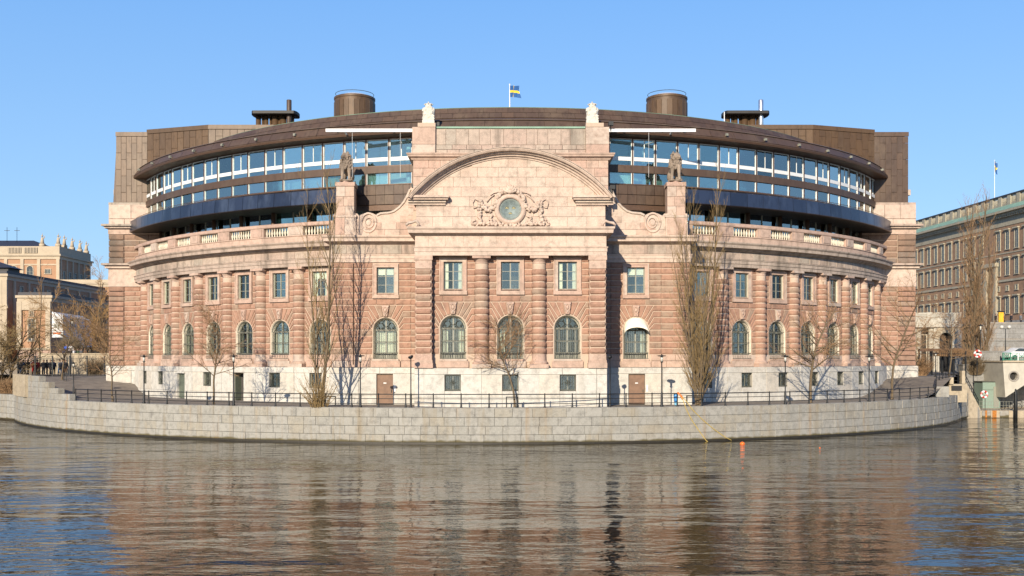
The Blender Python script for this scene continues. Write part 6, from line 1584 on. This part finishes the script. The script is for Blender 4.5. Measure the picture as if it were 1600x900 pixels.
# pale arcade in front of the palace
y_ = 150; AR = empty('arcade_house', ((1465-798)*y_/F, y_, 4.6), 'pale stone arcade with a dark round arch and roof terrace before the palace', 'building')
x0, xm, x1 = (1424-798)*y_/F, (1459-798)*y_/F, (1499-798)*y_/F
zt = 12.3; acx = (1478-798)*y_/F; ra = .95
mb = MB(); pts = [(xm,4.6), (acx-ra,4.6), (acx-ra,9.4)]+[(acx-ra*cos(pi*i/10), 9.4+ra*sin(pi*i/10)) for i in range(1,10)]+[(acx+ra,9.4), (acx+ra,4.6), (x1,4.6), (x1,zt-1.2), (xm,zt-1.2)]
n_ = len(pts); cen = [(xm,4.6,acx-ra), (acx+ra,4.6,x1)]
mb.box(xm, acx-ra, y_, y_+1, 4.6, zt-1.2); mb.box(acx+ra, x1, y_, y_+1, 4.6, zt-1.2)
for i in range(10):
    a, b = pi*i/10, pi*(i+1)/10; mb.prism([(acx+ra*cos(b), 9.4+ra*sin(b)), (acx+ra*cos(a), 9.4+ra*sin(a)), (acx+ra*cos(a), zt-1.2), (acx+ra*cos(b), zt-1.2)], y_+1, y_)
mb.build('front_wall', M['concrete'], AR)
MB().box(xm, x1, y_+1, y_+1.1, 4.6, zt-1.2).build('dark_interior', M['dark_void'], AR)
MB().box(x0-3, xm, y_+2.0, y_+2.2, 4.6, zt-1.2).build('recess_wall', M['concrete'], AR); ax2 = (1450-798)*y_/F
MB().box(ax2-.5, ax2+.5, y_+1.9, y_+2.0, 4.6, 10.0).build('dark_doorway', M['dark_void'], AR)
for px in (1430, 1438, 1457): x = (px-798)*y_/F; MB().lathe([(.45,4.6), (.4,5), (.36,10.6), (.5,11.1)], 12, (x, y_+.6)).build('column', M['concrete'], AR, smooth=True)
MB().box(x0-3, x1+.3, y_-.3, y_+10, zt-1.2, zt-.8).box(x0-3, x1+.1, y_-.1, y_+10, zt-.8, zt-.1).build('cornice', M['concrete'], AR)
for k in range(12):
    a = pi*(k+.5)/12; mb = MB(); a0_, a1_ = pi*k/12+.02, pi*(k+1)/12-.02
    mb.prism([(acx+1.02*cos(a0_), 9.4+1.02*sin(a0_)), (acx+1.9*cos(a0_), 9.4+1.9*sin(a0_)), (acx+1.9*cos(a1_), 9.4+1.9*sin(a1_)), (acx+1.02*cos(a1_), 9.4+1.02*sin(a1_))], y_, y_-.08); mb.build('voussoir', M['beige'], AR)
for px in (1427, 1452, 1468, 1498): x = (px-798)*y_/F; MB().box(x-.35, x+.35, y_-.1, y_+.4, zt-.1, zt+1).build('terrace_pier', M['concrete'], AR)
MB().box(x0-3, x1, y_, y_+.15, zt+.75, zt+.95).build('terrace_rail', M['concrete'], AR)
mb = MB()
for i in range(60): x = x0-3+(x1-x0+3)*(i+.5)/60; mb.box(x-.06, x+.06, y_+.02, y_+.12, zt-.1, zt+.75)
mb.build('terrace_balusters', M['concrete'], AR)
sw = MB().box(x1, x1+.4, y_, y_+14, 4.6, zt-.1).build('side_wall', M['grey_stone'], AR)
me = block_mesh('ashlar_block', M['grey_stone'])
for k in range(8):
    for i in range(5): o_ = inst('ashlar_block', me, AR, (x1+.42, y_+1.2+2.4*i+.5*(k % 2), 5.1+.85*k), pi/2, (2.36, .06, .8), world=True)
# ramparts and stairs towards the palace
simple_wall('rampart', 1519, 1640, 140, 4.5, 8.9, 'grey_stone', 'grey rampart wall behind the green bridge railing', 1, .2)
simple_wall('upper_rampart', 1512, 1680, 150, 4.5, 11.6, 'grey_stone', 'upper grey terrace wall below the palace windows at the right edge', 1, .25)
tr_ = MB().box((1512-798)*150/F, 95, 151, 175, 4.5, 11.4).build('palace_terrace', M['asphalt'], None); struct(tr_)
simple_wall('quay_side_wall', 1504, 1800, 121, -.5, 5.7, 'grey_stone', 'tall grey stone wall behind the green hut on the right', 1.2, .12)
simple_wall('street_wall', 1532, 1572, 122, 5.8, 7.3, 'grey_stone', 'upper grey wall piece left of the green bridge railing', .8, .12)
# black garden fence at the right
p0, p1 = at(1430, 116, 0), at(1509, 116, 0); iron_fence(p0, p1, 4.55, 7.2, 'black iron fence and gate between the right pylon and the poplars', 3, .22)
PG_ = empty('pergola', ((1475-798)*127/F, 127, 4.6), 'long dark beam on posts carrying the brown hedge on the right', 'pergola')
xa, xb = (1436-798)*127/F, (1508-798)*127/F; MB().box(xa, xb, 126.6, 127.4, 7.4, 7.75).build('beam', M['brown_post'], PG_)
for i in range(5): x = xa+(xb-xa)*i/4; MB().box(x-.1, x+.1, 126.9, 127.1, 4.6, 7.4).build('post', M['black_iron'], PG_)
# bridge abutment with the round opening
BR = empty('stone_bridge', (62, 118, 0), 'pale stone bridge end with a round dark opening and green railing at the right edge', 'bridge')
Yb = 116.0; bx = lambda px: (px-798)*Yb/F; bz = lambda py: CAMZ+(561-py)*Yb/F
hx, hz, hr = bx(1584), bz(588), .46
outer = [(bx(1567),bz(566)), (bx(1571),bz(621)), (bx(1600),bz(602)), (bx(1650),bz(592)), (bx(1760),bz(588)), (bx(1760),bz(566))]
# ring-shaped wall around the hole
mb = MB(); N = 24; vsi = []; ov = []
def hit(a):
    best = None
    for i in range(len(outer)):
        p, q = outer[i], outer[(i+1) % len(outer)]; d = (cos(a), sin(a)); e = (q[0]-p[0], q[1]-p[1]); den = d[0]*e[1]-d[1]*e[0]
        if abs(den) < 1e-9: continue
        t_ = ((p[0]-hx)*e[1]-(p[1]-hz)*e[0])/den; u = ((p[0]-hx)*d[1]-(p[1]-hz)*d[0])/den
        if t_ > 0 and -1e-6 <= u <= 1+1e-6 and (best is None or t_ < best): best = t_
    return (hx+cos(a)*best, hz+sin(a)*best)
angs = sorted([2*pi*i/N-pi for i in range(N)]+[atan2(q[1]-hz, q[0]-hx) for q in outer])
ring_o = [hit(a) for a in angs]; ring_i = [(hx+hr*cos(a), hz+hr*sin(a)) for a in angs]
for i in range(len(angs)):
    j = (i+1) % len(angs); a, b, c, d = ring_i[i], ring_o[i], ring_o[j], ring_i[j]
    mb.quad((a[0],Yb,a[1]), (b[0],Yb,b[1]), (c[0],Yb,c[1]), (d[0],Yb,d[1])); mb.quad((a[0],Yb,a[1]), (d[0],Yb,d[1]), (d[0],Yb+.5,d[1]), (a[0],Yb+.5,a[1]))
mb.add([(x, Yb, z) for x, z in outer]+[(x, Yb+9, z) for x, z in outer], [(i, (i+1) % 6, 6+(i+1) % 6, 6+i) for i in range(6)])
mb.build('abutment', M['concrete'], BR)
MB().box(hx-.7, hx+.7, Yb+.5, Yb+.6, hz-.7, hz+.7).build('dark_opening', M['dark_void'], BR)
mb = MB(); mb.T = lambda x, y, z: (hx+x, Yb-z, hz+y); mb.lathe([(hr, -.3), (hr, .05), (hr+.14, .05), (hr+.18, .0)], 24, cap=False); mb.build('round_surround', M['grey_stone'], BR, smooth=True)
MB().box(bx(1566), bx(1762), Yb-.2, Yb+9, bz(566), bz(563.5)).build('deck_edge', M['beige'], BR)
mb = MB(); mb.add([(bx(1571),Yb+.05,bz(621)), (bx(1600),Yb+.05,bz(602)), (bx(1650),Yb+.05,bz(592)), (bx(1760),Yb+.05,bz(588)), (bx(1571),Yb+9,bz(621)), (bx(1600),Yb+9,bz(602)), (bx(1650),Yb+9,bz(592)), (bx(1760),Yb+9,bz(588))], [(0,1,5,4), (1,2,6,5), (2,3,7,6)]); mb.build('arch_soffit', M['concrete'], BR)
# piers flanking the arch hole: voussoir-like joints
GRN = plain('green_painted_iron', (.05,.22,.14), .5, var=.2)
rl = empty('bridge_railing', (bx(1660), Yb, bz(563.5)), 'green iron railing with crossed bars on the stone bridge', 'railing')
zr0, zr1 = bz(563.3), bz(551.5)
for z in (zr0+.08, zr1, zr0+.5): MB().box(bx(1567), bx(1760), Yb-.03, Yb+.03, z-.03, z+.03).build('rail', GRN, rl)
i = 0
while bx(1567)+.85*i < bx(1760):
    x = bx(1567)+.85*i; MB().box(x-.045, x+.045, Yb-.05, Yb+.05, zr0, zr1+.05).build('post', GRN if i % 4 != 2 else M['white_paint'], rl)
    q = MB(); q.tube([(x,Yb,zr0+.1), (x+.85,Yb,zr1)], .025, 4); q.tube([(x,Yb,zr1), (x+.85,Yb,zr0+.1)], .025, 4)
    for k in range(1, 4): q.box(x+.21*k-.012, x+.21*k+.012, Yb-.012, Yb+.012, zr0, zr1)
    q.build('cross_bars', GRN, rl); i += 1
# car on the bridge
CR = empty('car', ((1597-798)*120/F, 120, bz(563.5)+.02), 'white small car on the bridge behind the green railing', 'car')
car = MB(); W_ = 1.75; prof = [(-2.0,.35), (2.0,.35), (2.05,.75), (1.75,.95), (.95,1.02), (.45,1.45), (-.9,1.48), (-1.55,1.05), (-2.0,.95)]
car.prism(prof, W_/2, -W_/2, .06); car.build('body', M['white_paint'], CR, local=True)
MB().prism([(.85,1.03), (.42,1.38), (-.85,1.41), (-1.4,1.05)], W_/2+.01, -W_/2-.012, 0).build('windows', M['dimglass'], CR, local=True)
for x in (-1.25, 1.25):
    for y in (-.8, .8):
        q = MB(); q.T = lambda a, b, c, x=x, y=y: (x+a, y+c, .33+b); q.lathe([(.02,-.1), (.31,-.1), (.33,-.05), (.33,.05), (.31,.1), (.02,.1)], 16); wl_ = q.build('wheel', M['black_iron'], CR, local=True)
        q = MB(); q.T = lambda a, b, c, x=x, y=y: (x+a, y+c*(1 if y > 0 else 1), .33+b); q.lathe([(.02,-.11), (.18,-.11), (.18,.11), (.02,.11)], 10); q.build('rim', M['grille'], CR, local=True)
for x in (2.0,):
    for y in (-.6, .6): MB().box(x-.03, x+.06, y-.15, y+.15, .68, .82).build('headlight', LAMPG, CR, local=True)
# globe lamps
GL = empty('globe_lamp', ((1571-798)*124/F, 124, 5.9), 'black lamp post with two white globes by the bridge', 'street lamp')
MB().lathe([(.09,0), (.07,.8), (.05,4.2)], 8).build('pole', M['black_iron'], GL, local=True); MB().tube([(-.5,0,4.2), (.5,0,4.2)], .035, 5).build('arm', M['black_iron'], GL, local=True)
for s in (-1, 1): q = MB(); q.blob((s*.45, 0, 4.42), .24, 2); q.build('globe', LAMPG, GL, local=True, smooth=True)
# yellow kiosk sign and people on the terrace
KS = empty('yellow_sign', ((1564-798)*151.5/F, 151.5, 11.4), 'yellow display stand with a dark top on the palace terrace', 'sign')
MB().box(-.35, .35, -.1, .1, .3, 2.0).build('panel', plain('bright_yellow', (.75,.42,.02), .6), KS, local=True); MB().box(-.5, .5, -.2, .2, 2.0, 2.15).box(-.06,.06,-.06,.06,0,.3).build('top', M['black_iron'], KS, local=True)
for px, co, lb in ((1556, 'black', 'person in black beside the yellow stand on the terrace'), (1569, 'brown', 'person in brown just right of the yellow stand'), (1580, 'black', 'person in black standing further right on the terrace'), (1595, 'grey', 'person in grey at the right edge of the terrace')): person((px-798)*151.6/F, 151.6, 11.4, 1.0, co, 'black', lb)
# platform, hut, stairs, lifebuoys
PT = MB(); PT.box(49.2, 75, 112.6, 121.5, -1, .78); pt = PT.build('landing_platform', M['beige'], None); tag(pt, 'low stone landing just above the water below the stairs at right', 'landing')
for k, px in enumerate((1520, 1534, 1548, 1562, 1576)):
    MB().box((px-798)*112.6/F, (px+13.5-798)*112.6/F, 112.5, 112.62, .02, .76).build('edge_stone', M['quay'] if k % 2 else M['beige'], pt)
for px, w_ in ((1541, .09), (1554, .22)): x = (px-798)*112.45/F; MB().box(x-w_, x+w_, 112.44, 112.5, .03, .8).build('rust_stain', plain('orange_rust', (.45,.17,.03), .9, var=.4), pt)
HT = empty('green_hut', ((1549-798)*118.2/F, 118.2, .78), 'pale green painted hut on the landing beside the stairs', 'hut')
gp = plain('pale_green_paint', (.20,.27,.22), .7, var=.12)
MB().box(-1.0, 1.0, 0, 2.2, 0, 3.0).build('body', gp, HT, local=True); MB().box(-1.08, 1.08, -.08, 2.25, 3.0, 3.1).build('roof', M['grille'], HT, local=True); MB().box(.25, .85, -.04, 0, .1, 2.5).build('door', M['casement'], HT, local=True); MB().box(-.95, .2, -.03, 0, 2.1, 2.14).build('panel_seam', M['grille'], HT, local=True)
ST = empty('stone_stairs', (at(1500, 108, 600)[0], 108, 2.7), 'stone stairs with black handrail running down to the landing on the right', 'stairs')
c0 = qpt(radians(65.8), QR+.1); 
def seg_wall(p, q, w_, z0, name, mat):
    (ax, ay, az), (bx_, by_, bz_) = p, q; d = Vector((bx_-ax, by_-ay, 0)).normalized(); nrm = Vector((-d.y, d.x, 0))*w_/2
    m_ = MB(); m_.add([(ax-nrm.x,ay-nrm.y,z0), (bx_-nrm.x,by_-nrm.y,z0), (bx_+nrm.x,by_+nrm.y,z0), (ax+nrm.x,ay+nrm.y,z0), (ax-nrm.x,ay-nrm.y,az), (bx_-nrm.x,by_-nrm.y,bz_), (bx_+nrm.x,by_+nrm.y,bz_), (ax+nrm.x,ay+nrm.y,az)], [(0,3,2,1), (4,5,6,7), (0,1,5,4), (1,2,6,5), (2,3,7,6), (3,0,4,7)]); return m_.build(name, M[mat], ST)
A_, B_ = at(1507, 112.0, 598), at(1529, 112.7, 638)
seg_wall((A_[0], A_[1], A_[2]), (B_[0], B_[1], .95), .55, -1, 'stringer', 'beige')
A2, B2_ = (A_[0]+.2, A_[1]+1.9), (B_[0]+.2, B_[1]+1.9)
for k in range(12):
    f0, f1 = k/12, (k+1)/12; x0_, x1_ = A_[0]+(B_[0]-A_[0])*f0, A_[0]+(B_[0]-A_[0])*f1; z = 3.8-(3.8-.8)*f1
    MB().box(x0_, x1_+.02, A_[1]+.3, A_[1]+2.2, -.5, z+.12).build('step', M['grey_stone'], ST)
hr_ = MB()
for off in (0,):
    pts = [(A_[0], A_[1], A_[2]+1.0), (B_[0], B_[1], 1.95)]
    MB().tube(pts, .04, 6).build('handrail', M['black_iron'], ST); MB().tube([(p_[0], p_[1], p_[2]-.4) for p_ in pts], .025, 5).build('handrail', M['black_iron'], ST)
    for k in range(9): f = k/8; x = A_[0]+(B_[0]-A_[0])*f; y = A_[1]+(B_[1]-A_[1])*f; z = A_[2]+(.95-A_[2])*f; MB().box(x-.025, x+.025, y-.025, y+.025, z, z+1.0).build('baluster', M['black_iron'], ST)
# quay end and upper landing
qe = qpt(radians(66), QR)
mb = MB(); lx = A_[0]; lz = A_[2]
pa3, pb3 = phi_at_px(1463, QR-.3), phi_at_px(1490, QR-.3)
LD = empty('upper_landing', (lx-2, 111, 2.7), 'granite landing with black railing at the top of the stairs', 'landing')
def lbox(px0, px1, y0, y1, z0, z1, name, mat): x0_, x1_ = (px0-798)*y0/F, (px1-798)*y0/F; return MB().box(x0_, x1_, y0, y1, z0, z1).build(name, M[mat], LD)
lbox(1463, 1483, 100.6, 101.5, 2.7, 3.75, 'block', 'quay'); lbox(1483, 1511, 105.5, 113, 2.0, 3.85, 'block', 'beige'); lbox(1487, 1503, 105.4, 105.6, 3.2, 3.7, 'dark_recess', 'dark_void'); lbox(1484, 1490, 105.3, 105.9, 3.85, 4.55, 'pillar', 'beige'); lbox(1503, 1508, 108, 108.6, 3.85, 5.2, 'pillar', 'beige')
mb = MB(); lp = [(*qpt(phi_at_px(1463, QR-.3), QR-.3), 3.8), ((1463-798)*104/F, 104, 3.8), ((1483-798)*106/F, 106, 3.85), ((1510-798)*110/F, 110, 3.85)]
for z in (.35, .75, 1.15): MB().tube([(a, b, c+z) for a, b, c in lp], .03, 5).build('rail', M['black_iron'], LD)
for k in range(len(lp)-1):
    for j in range(4): f = j/4; p_ = [lp[k][q]+(lp[k+1][q]-lp[k][q])*f for q in range(3)]; MB().box(p_[0]-.03, p_[0]+.03, p_[1]-.03, p_[1]+.03, p_[2]-.1, p_[2]+1.2).build('post', M['black_iron'], LD)
# silver railing on the landing platform
SR = empty('steel_railing', ((1556-798)*113/F, 113, .78), 'light steel railing along the low landing edge', 'railing')
for z in (1.0, .55): MB().tube([((1530-798)*113/F, 113, .78+z), ((1582-798)*113/F, 113, .78+z)], .018, 5).build('rail', M['casement'], SR)
for k in range(12): x = ((1530+4.7*k)-798)*113/F; MB().tube([(x,113,.78), (x,113,1.78)], .018, 5).build('post', M['casement'], SR)
def torus(name, R_1, r, mats, parent, loc, n=24, tilt=0):
    m_ = MB()
    for i in range(n):
        a, b = 2*pi*i/n, 2*pi*(i+1)/n; m_.mi = 1 if (i//3) % 2 else 0
        P = lambda t, k: (loc[0]+(R_1+r*cos(k))*cos(t), loc[1]+r*sin(k), loc[2]+(R_1+r*cos(k))*sin(t))
        for k in range(8): k0, k1 = 2*pi*k/8, 2*pi*(k+1)/8; m_.quad(P(a,k0), P(a,k1), P(b,k1), P(b,k0))
    return m_.build(name, mats, parent, smooth=True)
REDP = plain('red_plastic', (.55,.04,.03), .4)
LB = empty('lifebuoy_post', ((1527-798)*118/F, 118, 5.5), 'red and white lifebuoy on a post in front of the dark bush', 'lifebuoy')
torus('ring', .36, .12, [REDP, M['white_paint']], LB, ((1527-798)*118/F, 117.9, 7.05)); MB().box(-.04, .04, .02, .1, -1.0, 1.9).build('post', M['black_iron'], LB, local=True); MB().box(-.3, .3, -.08, -.02, 1.45, 1.6).build('white_bar', M['white_paint'], LB, local=True)
LB2 = empty('lifebuoy', ((1537-798)*113.2/F, 112.8, 2.0), 'red and white lifebuoy hanging on the railing beside the green hut', 'lifebuoy')
torus('ring', .33, .11, [M['white_paint'], REDP], LB2, ((1537.5-798)*112.8/F, 112.75, 2.55)); MB().tube([(-.2,0,.75), (0,-.03,.5), (.1,-.02,.3), (-.05,0,.1)], .02, 4).build('rope', M['white_paint'], LB2, local=True); MB().box(-.03,.03,.02,.08,-1.2,.9).build('holder', M['grille'], LB2, local=True)
# bollard pile and bicycles
PL = MB().lathe([(.2,-1), (.2,1.6), (.15,2.6), (.1,3.1), (.02,3.2)], 10, ((1587-798)*112/F, 112)).build('mooring_pile', M['black_iron'], None, smooth=True); tag(PL, 'black mooring pile standing in the water before the bridge', 'mooring pile')
def bicycle(x, y, z, rz, label):
    t = empty('bicycle', (x, y, z), label, 'bicycle', rz=rz)
    for dx in (-.52, .52):
        q = MB(); q.tube([(dx+.33*cos(a), 0, .34+.33*sin(a)) for a in [2*pi*i/18 for i in range(19)]], .03, 5, False); 
        for i in range(6): q.tube([(dx,0,.34), (dx+.32*cos(i*pi/3), 0, .34+.32*sin(i*pi/3))], .008, 3, False)
        q.build('wheel', M['black_iron'], t, local=True)
    q = MB()
    for a, b in (((-.52,0,.34), (-.18,0,.82)), ((-.52,0,.34), (-.05,0,.32)), ((-.05,0,.32), (-.18,0,.85)), ((-.05,0,.32), (.38,0,.78)), ((-.17,0,.75), (.38,0,.82)), ((.38,0,.95), (.52,0,.34))): q.tube([a, b], .022, 5)
    q.build('frame', M['grille'], t, local=True); MB().blob((-.2,0,.9), (.14,.07,.04), 1).build('saddle', M['black_iron'], t, local=True); MB().tube([(.3,-.28,1.0), (.38,-.1,1.02), (.38,.1,1.02), (.3,.28,1.0)], .02, 5).build('handlebar', M['black_iron'], t, local=True)
bicycle((1573-798)*115/F, 115, .78, .2, 'dark bicycle parked behind the steel railing on the landing'); bicycle((1599-798)*115/F, 115, .78, 0, 'dark bicycle at the far right of the landing')
